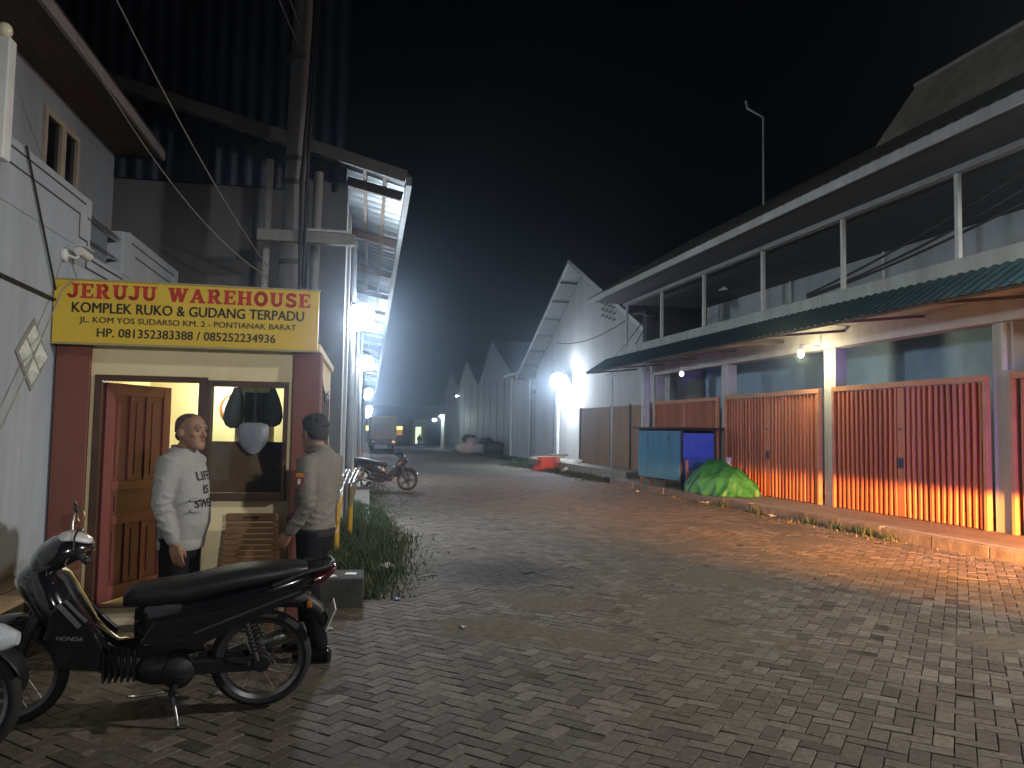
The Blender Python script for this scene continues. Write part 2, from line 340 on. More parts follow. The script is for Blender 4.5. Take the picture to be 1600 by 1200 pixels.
m_road = M('worn_road', (0.150, 0.133, 0.115), (0.10, 0.088, 0.075), 1.3, 0.8, bump=0.4, bs=14, dirt=0.6, dirtc=(0.09, 0.075, 0.055), spec=0.35)
tag(MB().add([(1.0, 27, -0.004), (10.0, 27, -0.004), (11.6, 40, -0.004), (12, 120, -0.004), (2, 120, -0.004)], [(0, 1, 2, 3, 4)]).build('road', m_road), kind='structure')
# ------------------------------------------------------------------ right pavement
m_conc = M('pavement_concrete', (0.34, 0.30, 0.26), (0.24, 0.21, 0.18), 3, 0.75, bump=0.35, bs=30, dirt=0.5, dirtc=(0.14, 0.11, 0.08))
sw = MB().box(8.87, 12.2, -4, 22.75, -0.03, 0.17)
tag(sw.build('pavement', m_conc, bevel=0.012), kind='structure')
kb = MB()
y = -4.0
while y < 22.6:
    dy = random.uniform(0.9, 1.1); kb.box(8.74+random.uniform(-0.012, 0.012), 8.866, y+0.006, min(22.7, y+dy)-0.006, -0.03, 0.165+random.uniform(-0.008, 0.008)); y += dy
tag(kb.build('kerb', M('kerb_concrete', (0.26, 0.22, 0.18), (0.15, 0.125, 0.10), 5, 0.85, bump=0.6, bs=25, dirt=0.6), bevel=0.012), kind='structure')
sl = MB().box(9.35, 11.0, 22.9, 35.0, -0.03, 0.36)
tag(sl.build('raised_apron', m_conc, bevel=0.02), kind='structure')
# ------------------------------------------------------------------ right shop row
RB = thing('shophouse_row', 'long two storey shop row with orange folding gates, blue ground floor wall and open balcony', 'building', (10.15, 0, 0))
def rb(mb, name, mat, parent=RB, **k): return mb.xf(Matrix.Translation((-10.15, 0, 0))).build(name, mat, parent, **k)
m_blue = M('blue_wall_paint', (0.38, 0.52, 0.68), (0.30, 0.43, 0.57), 1.5, 0.75, bump=0.15, bs=30, dirt=0.4, dirtc=(0.16, 0.19, 0.22))
m_gwall = M('grey_upper_wall', (0.46, 0.50, 0.53), (0.36, 0.40, 0.42), 1.2, 0.85, bump=0.2, dirt=0.6, dirtc=(0.15, 0.15, 0.14), streak=True)
m_white = M('white_paint', (0.74, 0.75, 0.74), (0.60, 0.61, 0.60), 4, 0.6, bump=0.1, dirt=0.25, dirtc=(0.35, 0.33, 0.30))
m_col = M('column_render', (0.56, 0.57, 0.55), (0.44, 0.45, 0.43), 3, 0.8, bump=0.2, dirt=0.45, dirtc=(0.25, 0.24, 0.22), streak=True)
m_band = M('balcony_concrete', (0.46, 0.49, 0.46), (0.34, 0.37, 0.34), 3.5, 0.85, bump=0.25, streak=True, dirt=0.75, dirtc=(0.12, 0.12, 0.10))
m_soff = M('beam_paint', (0.60, 0.56, 0.52), (0.48, 0.45, 0.42), 3, 0.8, bump=0.1, dirt=0.3, dirtc=(0.3, 0.25, 0.2))
rb(MB().box(12.0, 12.3, -4, 22.65, 0.16, 3.75), 'ground_floor_wall', m_blue)
rb(MB().box(12.01, 12.3, -4, 22.6, 3.752, 6.6), 'upper_wall', m_gwall)
rb(MB().box(12.3, 17, 22.25, 22.6, 0, 6.6), 'end_wall', m_gwall)
rb(MB().box(9.22, 12.008, -4, 22.65, 3.80, 4.02), 'balcony_slab', m_soff)
rb(MB().box(9.14, 9.26, -4, 22.7, 4.025, 4.29), 'balcony_kerb', m_band, bevel=0.01)
rb(MB().box(10.10, 10.42, -4, 22.6, 3.42, 3.796), 'front_beam', m_soff, bevel=0.008)
for y0, y1 in ((5.1, 5.5), (9.52, 9.90), (13.72, 14.10), (18.05, 18.40), (22.42, 22.75)):
    rb(MB().box(10.20, 10.46, y0, y1, 0.168, 3.418), 'column', m_col, bevel=0.008)
m_pole = M('galvanised_post', (0.62, 0.64, 0.64), (0.5, 0.52, 0.52), 8, 0.5, 0.1, dirt=0.3, dirtc=(0.3, 0.28, 0.26))
for y in (4.2, 6.85, 9.49, 12.13, 14.79, 17.46, 19.95, 22.52):
    rb(MB().box(9.165, 9.235, y-0.035, y+0.035, 4.292, 5.6), 'balcony_post', m_pole)
for y in (10.3, 14.4, 17.9): rb(MB().tube([(11.95, y, 4.9), (11.95, y, 5.9)], 0.035, 8), 'wall_pipe', m_white)
m_dark = M('dark_boards', (0.05, 0.052, 0.055), (0.032, 0.034, 0.036), 3, 0.8, bump=0.3, bs=20)
rb(MB().box(9.13, 9.27, -4, 22.7, 5.604, 5.70), 'post_beam', M('grey_beam', (0.30, 0.30, 0.30), None, 4, 0.7))
so = MB()
for k in range(14): so.box(8.03+k*0.285, 8.03+k*0.285+0.278, -4, 22.85, 5.705, 5.72)
rb(so, 'soffit_boards', m_dark)
rb(MB().box(7.97, 8.02, -4.1, 22.95, 5.62, 5.77), 'fascia', M('fascia_paint', (0.50, 0.52, 0.53), (0.36, 0.38, 0.38), 2, 0.6, streak=True, dirt=0.6, dirtc=(0.18, 0.18, 0.17)), bevel=0.006)
m_tile = M('weathered_roof_tile', (0.26, 0.22, 0.17), (0.13, 0.11, 0.09), 2.5, 0.85, bump=0.5, bs=18, dirt=0.7, dirtc=(0.05, 0.05, 0.045))
def rooft(P, U, V, n, name, m=m_tile, amp=0.018, along='a', rows=10, th=0.02):
    return MB().sheet(P, U, V, n*6 if along == 'a' else rows, rows if along == 'a' else n*6, lambda a, b: amp*math.sin(2*PI*n*(a if along == 'a' else b))+0.012*((rows*(b if along == 'a' else a)) % 1), th)
rb(rooft((8.0, -4.1, 5.772), (0, 27.0, 0), (3.6, 0, 2.2), 110, 'roof', amp=0.010), 'roof', m_tile)
rb(MB().box(7.99, 11.6, 22.86, 22.93, 5.73, 5.79).prism([(8.0, 5.80), (11.6, 8.0), (11.6, 5.80)], lambda x, z: (x, 22.80, z), lambda x, z: (x, 22.86, z)), 'gable_board', m_white)
# steep upper roof behind, with its ridge
m_roof2 = M('stained_upper_roof', (0.42, 0.35, 0.26), (0.25, 0.21, 0.165), 1.2, 0.85, bump=0.4, bs=12, dirt=0.8, dirtc=(0.10, 0.085, 0.065))
rb(MB().prism([(10.75, 7.35), (12.0, 9.07), (14.5, 9.3), (14.5, 7.35)], lambda x, z: (x, -4, z), lambda x, z: (x, 13.4, z)), 'upper_roof', m_roof2)
rb(MB().tube([(12.0, -4, 9.08), (12.0, 13.45, 9.08)], 0.05, 8), 'ridge_cap', m_conc)
# corrugated awning over the pavement
m_awn = M('teal_corrugated_sheet', (0.04, 0.085, 0.105), (0.026, 0.058, 0.072), 4, 0.45, 0.3, dirt=0.5, dirtc=(0.12, 0.13, 0.12))
rb(MB().sheet((9.13, -4, 4.05), (-0.76, 0, -0.50), (0, 28.1, 0), 4, 1120, lambda a, b: 0.016*math.sin(2*PI*b*140), 0.003), 'awning', m_awn)
aw = MB()
for y in np.arange(-3.5, 24, 2.1): aw.bar((10.1, y, 3.72), (8.42, y, 3.53), 0.04, 0.05)
aw.bar((8.45, -4, 3.54), (8.45, 24.1, 3.54), 0.04, 0.05)
rb(aw, 'awning_frame', M('rusty_steel', (0.16, 0.11, 0.08), (0.09, 0.065, 0.05), 8, 0.8, 0.2))
# folding gates
m_gate = M('orange_gate_paint', (0.56, 0.19, 0.085), (0.45, 0.14, 0.062), 3, 0.5, 0.0, bump=0.25, bs=40, dirt=0.8, dirtc=(0.17, 0.065, 0.04), streak=True)
m_gfr = M('orange_gate_frame', (0.60, 0.27, 0.13), (0.46, 0.19, 0.09), 5, 0.55, dirt=0.35, dirtc=(0.25, 0.12, 0.07))
m_lock = M('lock_plate', (0.10, 0.10, 0.13), None, 9, 0.35, 0.6)
def gate(y0, y1, ztop, label, mat=m_gate, frm=m_gfr, folds=13, zb=0.175):
    g = bpy.data.objects.new('folding_gate', None); COL.objects.link(g); g.parent = RB; g.location = (0, y0, 0); g['label'] = label
    Wd = y1-y0; ym = Wd/2; H = ztop
    fr = MB().box(-0.07, 0.03, 0, Wd, H-0.10, H)
    fr.build('top_rail', frm, g, bevel=0.006)
    for a, b in ((0, 0.07), (Wd-0.07, Wd)): MB().box(-0.07, 0.03, a, b, zb, H-0.102).build('jamb', frm, g, bevel=0.006)
    for (a, b, fl) in ((0.10, ym-0.09, 1), (ym+0.09, Wd-0.10, 0)):
        n = folds; st = (b-a)/n; pts = []
        for k in range(n):
            wob = random.uniform(-0.011, 0.011)
            pts += [(0.045, a+k*st), (-0.035+wob, a+(k+0.16)*st+wob), (-0.035+wob, a+(k+0.52)*st+wob), (0.045, a+(k+0.72)*st)]
        pts.append((0.045, b))
        v = []; f = []; zz = [zb+0.012, zb+0.5, 1.2, 1.9, H-0.11]
        for t in (0, 0.006):
            for x, yy in pts:
                for z in zz: v.append((x+t, yy+0.006*math.sin(z*2.1+yy*3)+0.003*math.sin(z*5.3+yy*9), z))
        m_ = len(pts); nz = len(zz)
        for i in range(m_-1):
            for j in range(nz-1):
                q = i*nz+j; f.append((q, q+nz, q+nz+1, q+1)); q2 = q+m_*nz; f.append((q2, q2+1, q2+nz+1, q2+nz))
        MB().add(v, f).build('leaf', mat, g)
    MB().box(-0.03, 0.02, ym-0.085, ym+0.085, zb+0.012, H-0.112).build('meeting_stile', mat, g, bevel=0.01)
    MB().box(-0.045, -0.031, ym-0.06, ym+0.06, 1.05, 1.24).box(-0.052, -0.0452, ym-0.035, ym-0.012, 1.08, 1.21).box(-0.052, -0.0452, ym+0.012, ym+0.035, 1.08, 1.21).build('lock_plate', m_lock, g)
    MB().tube([(-0.05, ym+0.02, 1.75), (-0.02, ym+0.02, 1.75)], 0.02, 8).build('keyhole_cover', m_lock, g)
gate(5.55, 9.50, 2.62, 'nearest orange gate, cut off by the photo edge')
gate(9.93, 13.70, 2.61, 'fully visible orange gate between two pillars')
gate(14.13, 18.03, 2.60, 'orange gate lit by the bulb at its top')
gate(18.43, 22.38, 2.59, 'dim gate behind the blue cabinet', folds=17)
# ------------------------------------------------------------------ brown panel gates beyond the shop row
m_brown = M('brown_gate_sheet', (0.36, 0.205, 0.115), (0.28, 0.16, 0.09), 3, 0.6, bump=0.1, dirt=0.3, dirtc=(0.16, 0.11, 0.075), streak=True)
BG = thing('panel_gate', 'plain brown sheet panel gate between the blue cabinet and the floodlit shed wall', 'gate', (10.15, 22.85, 0))
for a, b in ((0.02, 1.55), (1.68, 3.35), (3.48, 6.75)):
    MB().sheet((0, a, 0.37), (0, b-a, 0), (0, 0, 2.16), int((b-a)*24), 1, lambda p, q, n=(b-a)*6: 0.006*math.sin(2*PI*n*p), 0.01).build('panel', m_brown, BG)
for y in (-0.03, 1.56, 3.36, 6.76): MB().box(-0.05, 0.05, y, y+0.11, 0.365, 2.58).build('post', M('brown_frame', (0.20, 0.14, 0.10), None, 5, 0.6), BG)
MB().box(-0.035, 0.035, -0.05, 6.88, 2.532, 2.56).build('top_rail', M('pale_rail', (0.55, 0.52, 0.48), None, 5, 0.6), BG)
# steel frame of the awning's far end and the violet-lit drain pipes
tag(MB().tube([(9.45, 24.4, 0.36), (9.45, 24.4, 3.5)], 0.035, 8).tube([(9.45, 24.4, 3.48), (9.45, 22.9, 3.48)], 0.02, 6).tube([(9.45, 24.4, 3.1), (9.45, 22.9, 3.1)], 0.016, 6).build('awning_prop', m_pole, smooth=True), 'thin steel prop holding up the far end of the teal awning', 'post')
tag(MB().tube([(9.95, 22.62, 0.17), (9.95, 22.62, 3.7)], 0.085, 14).tube([(9.80, 22.60, 0.17), (9.80, 22.60, 3.7)], 0.045, 10).build('drain_pipe', m_white, smooth=True), 'fat white drain pipe with a thin one beside it, behind the blue cabinet', 'pipe')
tag(MB().tube([(10.14, 9.62, 2.66), (10.14, 9.62, 3.4)], 0.04, 10).build('downpipe', m_white, smooth=True), 'white downpipe on the pillar right of the fully visible orange gate', 'pipe')
# bulb under the awning
def bulb(y, x, z, label, e, on=True):
    t = thing('awning_bulb', label, 'bulb', (x, y, z), 0, None)
    MB().tube([(0, 0, 0.22), (0, 0, 0.10)], 0.03, 10).tube([(0, 0, 0.21), (0.45, 0, 0.21)], 0.012, 6).build('holder', m_white, t, smooth=True)
    MB().ell((0, 0, 0.03), (0.065, 0.065, 0.08), 14, 9).build('globe', EM('bulb_glow' if on else 'dim_bulb_glow', (1.0, 0.93, 0.62) if on else (0.9, 0.9, 0.85), 30 if on else 3), t, smooth=True)
    if on: light('bulb_light', 'POINT', (0, 0, -0.08), e, (1.0, 0.88, 0.50), 0.06, t)
    return t
bulb(14.05, 9.62, 3.28, 'bright warm bulb hanging by the pillar under the teal awning', 75)
bulb(19.4, 9.55, 3.22, 'small dim bulb under the far part of the awning', 0, False)
# antenna mast
tag(MB().tube([(10.6, 17.0, 6.9), (10.6, 17.0, 9.65), (10.35, 17.35, 10.0), (10.33, 17.38, 10.2)], 0.03, 8).build('antenna_mast', m_pole, smooth=True), 'thin bent antenna mast standing on the roof of the shop row', 'mast')
m_cable = M('black_cable', (0.018, 0.018, 0.018), None, 5, 0.6)
for k, (za, zb_, sg) in enumerate(((4.45, 5.45, 0.12), (4.42, 5.2, 0.16), (4.38, 4.95, 0.1))):
    cable([(9.4, 13.5, za), (9.35, 7.6, zb_+0.1)], 0.022, 'balcony_cable', ['uppermost', 'middle', 'lowest'][k]+' of three black cables slung along the balcony', m_cable, sg, group='cables along the balcony')
BL = thing('balcony_lamp', 'small white lamp on a balcony post above the far part of the awning', 'lamp', (9.16, 16.4, 5.05))
MB().tube([(0, 0, 0), (0.0, 0.22, 0.02)], 0.018, 8).build('arm', m_white, BL, smooth=True)
MB().lathe([(0.02, 0.06), (0.09, 0.0), (0.085, -0.01), (0.0, 0.03)], (0, 0.0, 0), n=16).build('shade', m_white, BL, smooth=True)
# ------------------------------------------------------------------ grey sheds along the right side of the yard
m_shed = M('pale_shed_render', (0.52, 0.52, 0.53), (0.42, 0.42, 0.43), 1.0, 0.85, bump=0.15, streak=True, dirt=0.35, dirtc=(0.30, 0.30, 0.29))
m_shedf = M('far_shed_sheet', (0.27, 0.285, 0.295), (0.19, 0.205, 0.215), 1.0, 0.6, bump=0.1, streak=True, dirt=0.4, dirtc=(0.22, 0.22, 0.22))
m_seam = M('dark_seam', (0.10, 0.11, 0.12), None, 4, 0.7)
m_roofm = M('grey_roof_sheet', (0.20, 0.22, 0.24), (0.14, 0.15, 0.17), 3, 0.5, 0.3)
m_eave = M('pale_eave_sheet', (0.17, 0.175, 0.18), (0.12, 0.125, 0.13), 3, 0.7)
def shed(X, y0, y1, zw, yp, zp, label, mat, over=0.8, seams=4, ext=0.0, depth=14):
    t = thing('gable_shed', label, 'shed', (X, y0, 0)); w = y1-y0; p = yp-y0
    MB().prism([(0, 0), (w, 0), (w, zw), (p, zp), (0, zw)], lambda y, z: (0, y, z), lambda y, z: (depth, y, z)).build('wall', mat, t)
    sl0 = (zp-zw)/p; sl1 = (zp-zw)/(w-p)
    for nm, (ya, za, yb, zb_) in (('near_roof', (-ext, zw-ext*sl0, p, zp)), ('far_roof', (w+ext, zw-ext*sl1, p, zp))):
        v = [(-over, ya, za+0.03), (depth, ya, za+0.03), (depth, yb, zb_+0.03), (-over, yb, zb_+0.03)]
        v2 = [(a, b, c+0.06) for a, b, c in v]
        MB().add(v+v2, [(0, 3, 2, 1), (4, 5, 6, 7), (0, 1, 5, 4), (1, 2, 6, 5), (2, 3, 7, 6), (3, 0, 4, 7)]).build('roof', m_eave if over > 0.3 else m_roofm, t)
        if over > 0.3:
            pr = MB(); n = 7
            for k in range(n+1):
                q = k/n; yy = ya+(yb-ya)*q; z_ = za+(zb_-za)*q; pr.box(-over+0.02, -0.01, yy-0.05, yy+0.05, z_-0.06, z_+0.024)
            pr.build('purlin', m_seam, t)
            MB().bar((-over-0.02, ya, za+0.02), (-over-0.02, yb, zb_+0.04), 0.03, 0.16).build('barge_board', m_white, t)
    sm = MB()
    for k in range(1, seams+1): yy = w*k/(seams+1); sm.box(-0.018, -0.001, yy-0.025, yy+0.025, 0.02, zw-0.05)
    if seams: sm.build('wall_seam', m_seam, t)
    return t
S1 = shed(11.0, 23.2, 39.6, 4.9, 31.5, 8.95, 'big pale gable shed carrying the floodlight above the street', m_shed, 0.85, 0, 0.9)
MB().tube([(-0.07, 12.1, 0.0), (-0.07, 12.1, 4.2)], 0.075, 10).build('downpipe', m_white, S1, smooth=True)
vb = MB()
for k in range(4):
    for j in range(4): vb.box(-0.03, -0.002, 4.9+k*0.42+j*0.0, 5.2+k*0.42, 6.0+j*0.25+k*0.12, 6.08+j*0.25+k*0.12)
vb.build('vent_slots', m_seam, S1)
MB().box(-0.05, -0.002, 12.9, 13.0, 0, 4.6).build('corner_trim', m_seam, S1)
LK = thing('link_building', 'low flat roofed link building with pale drain pipes between the gable sheds', 'building', (11.4, 39.65, 0))
MB().box(0, 12, 0, 7.2, 0, 4.75).build('wall', m_shed, LK)
MB().box(-0.5, 12, -0.03, 7.3, 4.90, 5.05).build('roof', m_white, LK)
for y in (2.2, 6.6): MB().tube([(-0.1, y, 0), (-0.1, y, 4.9)], 0.075, 8).build('downpipe', m_white, LK, smooth=True)
dr = MB().box(-0.10, -0.002, 0.0, 0.12, 0, 3.9).box(-0.10, -0.002, 2.4, 2.52, 0, 3.9).box(-0.12, -0.002, 0.121, 2.399, 3.7, 3.9)
dr.build('door_frame', m_seam, LK); MB().box(-0.04, -0.003, 0.125, 2.395, 0.05, 3.69).build('door', M('shed_door', (0.40, 0.40, 0.40), None, 2, 0.6), LK)
shed(11.5, 46.95, 57.8, 5.2, 53.0, 7.9, 'grey sheet clad shed, the first beyond the link building', m_shedf, 0.1, 4)
shed(11.5, 58.0, 66.8, 5.1, 62.8, 7.4, 'grey sheet clad shed, the second beyond the link building', m_shedf, 0.1, 2)
shed(11.7, 67.0, 76.0, 5.0, 71.5, 7.0, 'farthest grey gable shed at the street end', m_shedf, 0.1, 2)
# ------------------------------------------------------------------ floodlights
m_house = M('lamp_housing', (0.10, 0.11, 0.12), None, 5, 0.5, 0.5)
glow = EM('floodlight_glow', (0.86, 0.94, 1.0), 120)
glow2 = EM('far_floodlight_glow', (0.86, 0.95, 1.0), 35)
def flood(loc, rz, label, e, group='floodlights along the warehouse wall', s=1.0, tilt=35, em=None, spot=2.9, fwd=0.3):
    """faces local -y after rz, tilted down"""
    t = thing('floodlight', label, 'floodlight', loc, rz, group); T = Matrix.Rotation(math.radians(tilt), 4, 'X')
    MB().box(-0.13*s, 0.13*s, -0.01*s, 0.05*s, -0.10*s, 0.10*s).xf(T).build('housing', m_house, t, bevel=0.01)
    MB().ell((0, -0.05*s, 0), (0.15*s, 0.10*s, 0.14*s), 22, 14).xf(T).build('lens', em or glow, t, smooth=True)  # glowing globe made oversized to imitate the lamp's glare
    MB().tube([(0, 0.02, 0), (0, 0.22, 0.02), (0, 0.30, 0.02)], 0.018, 8).build('bracket', m_house, t, smooth=True)
    d = T @ Vector((0, -1, 0)); light('floodlight_beam', 'POINT', d*(0.13*s+0.12), e, COOL, 0.10, t)
    return t
flood((10.55, 33.6, 3.95), -PI/2+0.5, 'very bright floodlight on the pale gable shed wall', 380, 'floodlights on the sheds', 3.2, 35)
# ------------------------------------------------------------------ left warehouse
WH = lthing('left_warehouse', 'long grey warehouse with overhanging metal eave behind the yellow guard kiosk', 'warehouse', 0.05, 4.0)
m_wall = M('warehouse_wall', (0.50, 0.52, 0.54), (0.38, 0.40, 0.42), 0.8, 0.55, bump=0.15, streak=True, dirt=0.35, dirtc=(0.22, 0.22, 0.23))
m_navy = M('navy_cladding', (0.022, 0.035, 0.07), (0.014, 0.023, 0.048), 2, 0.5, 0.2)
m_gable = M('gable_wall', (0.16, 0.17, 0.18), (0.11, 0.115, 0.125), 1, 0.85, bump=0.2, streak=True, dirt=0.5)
MB().box(-0.25, 0, 0.25, 66, 0, 5.0).build('wall', m_wall, WH)
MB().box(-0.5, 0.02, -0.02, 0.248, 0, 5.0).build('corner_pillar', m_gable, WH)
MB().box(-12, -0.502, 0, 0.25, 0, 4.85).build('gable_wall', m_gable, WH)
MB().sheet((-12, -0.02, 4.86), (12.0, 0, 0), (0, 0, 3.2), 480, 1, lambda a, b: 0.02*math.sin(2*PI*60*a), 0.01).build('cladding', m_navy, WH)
for k in range(17): MB().box(0.0, 0.045, 1.2+k*3.9, 1.42+k*3.9, 0, 4.9).build('wall_rib', m_wall, WH)
for k in range(16):
    b = 1.5+k*3.9; MB().box(-0.02, 0.012, b+0.45, b+3.1, 0.1, 3.2).build('shutter', m_shedf, WH)
SLP = -0.26
MB().sheet((-12, -0.5, 5.25-12*SLP*1.0), (12.85, 0, 12.85*SLP), (0, 66, 0), 2, 1600, lambda a, b: 0.022*math.sin(2*PI*b*220), 0.004).build('roof', M('zinc_sheet', (0.22, 0.25, 0.27), (0.11, 0.125, 0.14), 2, 0.42, 0.55, dirt=0.5, dirtc=(0.16, 0.15, 0.14)), WH)
m_pc0 = M('dull_gutter', (0.20, 0.21, 0.22), (0.13, 0.14, 0.15), 4, 0.6, dirt=0.5)
rf = MB()
for k in range(23):
    y = 0.2+k*2.9; rf.bar((0.0, y, 5.10), (0.78, y, 4.93), 0.07, 0.13)
for u, z in ((0.25, 5.12), (0.52, 5.05)): rf.bar((u, -0.4, z), (u, 65, z), 0.05, 0.05)
rf.build('rafter', M('rusty_steel', (0.16, 0.11, 0.08)), WH)
MB().box(0.80, 0.88, -0.5, 65.5, 4.88, 5.00).build('gutter', m_pc0, WH)
MB().bar((-12, -0.55, 8.28), (0.8, -0.55, 4.98), 0.06, 0.16).build('barge_board', M('barge_paint', (0.13, 0.13, 0.12), None, 4, 0.7), WH)
for k in range(5): MB().tube([(0.08, 2.1+k*12, 4.7), (0.08, 2.1+k*12, 0.05)], 0.05, 8).build('downpipe', m_pc0, WH, smooth=True)
tag(MB().box(0.06, 0.5, 4.0, 70, -0.03, 0.09).build('warehouse_apron', m_conc, loc=LF(0, 0), rz=-A), kind='structure')
lab = ['nearest and brightest floodlight on the left warehouse wall', 'second floodlight along the left warehouse wall', 'third floodlight along the left warehouse wall', 'fourth floodlight along the left warehouse wall', 'farthest floodlight along the left warehouse wall']
for (v, z, e, s), lb in zip(((6.2, 3.50, 330, 1.3), (18.0, 3.72, 420, 1.4), (40.0, 3.75, 280, 1.9), (58.0, 3.2, 200, 2.1), (64.0, 2.9, 140, 1.6)), lab):
    p = LF(0.20, v, z); flood(p, PI/2-A-0.75, lb, e, s=s*1.35, tilt=40, em=glow if v < 20 else glow2, spot=3.05)
# ------------------------------------------------------------------ left house
LH = lthing('corner_house', 'white two storey corner house with stepped balcony parapet and upstairs window', 'house', -2.06, 0)
m_hw = M('house_whitewash', (0.43, 0.49, 0.56), (0.33, 0.38, 0.44), 1.3, 0.85, bump=0.25, bs=30, streak=True, dirt=0.65, dirtc=(0.20, 0.205, 0.20))
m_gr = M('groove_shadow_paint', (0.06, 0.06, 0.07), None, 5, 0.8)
MB().box(-0.18, 0, -9, 2.30+1.5, 0, 3.12).build('lower_wall', m_hw, LH)
MB().prism([(-9, 3.122), (0.62, 3.122), (0.62, 3.60), (-9, 3.60)], lambda y, z: (-0.15, y, z), lambda y, z: (0.004, y, z)).build('parapet', m_hw, LH, bevel=0.008)
MB().prism([(1.52, 3.122), (3.8, 3.122), (3.8, 3.60), (1.72, 3.60), (1.72, 3.56), (1.52, 3.56)], lambda y, z: (-0.15, y, z), lambda y, z: (0.004, y, z)).build('parapet', m_hw, LH, bevel=0.008)
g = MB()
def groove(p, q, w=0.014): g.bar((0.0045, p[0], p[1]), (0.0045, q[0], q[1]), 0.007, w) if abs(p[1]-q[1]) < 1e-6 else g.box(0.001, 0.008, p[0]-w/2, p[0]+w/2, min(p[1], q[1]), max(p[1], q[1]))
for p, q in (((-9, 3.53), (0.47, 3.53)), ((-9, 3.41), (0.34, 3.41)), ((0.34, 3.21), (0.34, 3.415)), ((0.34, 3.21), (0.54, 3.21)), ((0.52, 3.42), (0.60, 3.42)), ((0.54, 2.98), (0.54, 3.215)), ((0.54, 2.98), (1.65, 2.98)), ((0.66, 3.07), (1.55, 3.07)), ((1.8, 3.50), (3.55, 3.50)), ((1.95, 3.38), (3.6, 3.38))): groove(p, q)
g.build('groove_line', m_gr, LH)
m_chr = M('steel_rail', (0.55, 0.55, 0.56), None, 8, 0.25, 0.9)
MB().tube([(-0.05, 0.60, 3.47), (-0.05, 1.56, 3.47)], 0.03, 10).tube([(-0.05, 0.60, 3.26), (-0.05, 1.53, 3.26)], 0.02, 10).build('rail', m_chr, LH, smooth=True)
up = MB().box(-4.5, -0.90, -9, 1.76, 3.0, 5.16).box(-4.5, -0.90, 2.72, 4.35, 3.0, 5.16).box(-4.5, -0.90, 1.762, 2.718, 4.90, 5.16).box(-4.5, -0.90, 1.762, 2.718, 3.0, 3.82)
up.build('upper_wall', m_hw, LH)
wn = bpy.data.objects.new('window', None); COL.objects.link(wn); wn.parent = LH
m_wf = M('cream_window_frame', (0.60, 0.53, 0.42), None, 6, 0.6)
w_ = MB()
for y0, y1 in ((1.765, 1.83), (2.20, 2.32), (2.65, 2.715)): w_.box(-0.94, -0.87, y0, y1, 3.825, 4.895)
w_.box(-0.935, -0.872, 1.832, 2.648, 4.83, 4.89).box(-0.935, -0.872, 1.832, 2.648, 3.83, 3.90)
w_.build('frame', m_wf, wn); MB().box(-0.915, -0.905, 1.83, 2.65, 3.85, 4.85).build('pane', M('dark_glass', (0.012, 0.012, 0.02), None, 4, 0.12), wn)
sb = MB()
sb.box(-0.898, -0.31, -9, 4.4, 5.17, 5.19)
for k in range(4): sb.box(-0.895+k*0.148, -0.895+k*0.148+0.142, -9, 4.4, 5.155, 5.168)
sb.build('soffit_boards', M('brown_soffit', (0.13, 0.095, 0.07), (0.09, 0.065, 0.05), 3, 0.8, bump=0.2), LH)
MB().box(-0.31, -0.27, -9, 4.42, 5.12, 5.24).build('fascia', M('fascia_mauve', (0.40, 0.37, 0.40), None, 4, 0.7), LH)
MB().prism([(-0.25, 5.245), (-4.5, 7.0), (-4.5, 5.245)], lambda x, z: (x, -9, z), lambda x, z: (x, 4.44, z)).build('roof', m_tile, LH)
# diamond vent of four glass blocks
dv = bpy.data.objects.new('diamond_vent', None); COL.objects.link(dv); dv.parent = LH; dv.location = (0.0, -0.46, 2.11)
MB().prism([(0, -0.275), (0.285, 0), (0, 0.275), (-0.285, 0)], lambda y, z: (0.001, y, z), lambda y, z: (0.012, y, z)).build('frame', M('vent_frame', (0.30, 0.30, 0.28), None, 6, 0.7), dv)
gb = M('glass_block', (0.72, 0.76, 0.70), (0.50, 0.55, 0.50), 25, 0.08, 0.0, coat=0.6)
for cy, cz in ((0, 0.125), (0.13, 0), (0, -0.125), (-0.13, 0)):
    MB().add([(0.013, cy, cz-0.105), (0.013, cy+0.11, cz), (0.013, cy, cz+0.105), (0.013, cy-0.11, cz), (0.065, cy, cz-0.01)], [(0, 1, 4), (1, 2, 4), (2, 3, 4), (3, 0, 4), (3, 2, 1, 0)]).build('glass_block', gb, dv)
# security camera
CC = lthing('security_camera', 'small white security camera on the wall above the yellow sign', 'camera', -2.055, 0.03, 2.98)
MB().lathe([(0.055, 0), (0.055, 0.02), (0.03, 0.035)], axis='X').build('mount', m_white, CC, smooth=True)
MB().tube([(0.03, 0, 0), (0.09, 0.02, -0.02), (0.11, 0.06, 0.03)], 0.012, 8).build('arm', m_white, CC, smooth=True)
MB().tube([(0.11, 0.02, 0.045), (0.125, 0.19, 0.03)], 0.038, 14).build('body', m_white, CC, smooth=True)
MB().box(0.075, 0.16, 0.0, 0.23, 0.083, 0.09).build('hood', m_white, CC)
MB().tube([(0.1255, 0.192, 0.0298), (0.126, 0.197, 0.0295)], 0.028, 12).build('lens', m_lock, CC)
# projecting white signboard cut by the frame
PSB = lthing('projecting_signboard', 'white projecting signboard high on the house wall at the picture edge', 'sign', -2.05, -1.68, 3.2)
MB().box(0.0, 0.28, -0.05, 0.05, 0, 0.76).build('board', M('sign_white', (0.72, 0.74, 0.72), None, 3, 0.5), PSB, bevel=0.008)
MB().ell((0.24, -0.03, 0.80), (0.045, 0.045, 0.05), 12, 8).build('bulb', M('bulb_glass', (0.75, 0.70, 0.5), None, 3, 0.2), PSB, smooth=True)
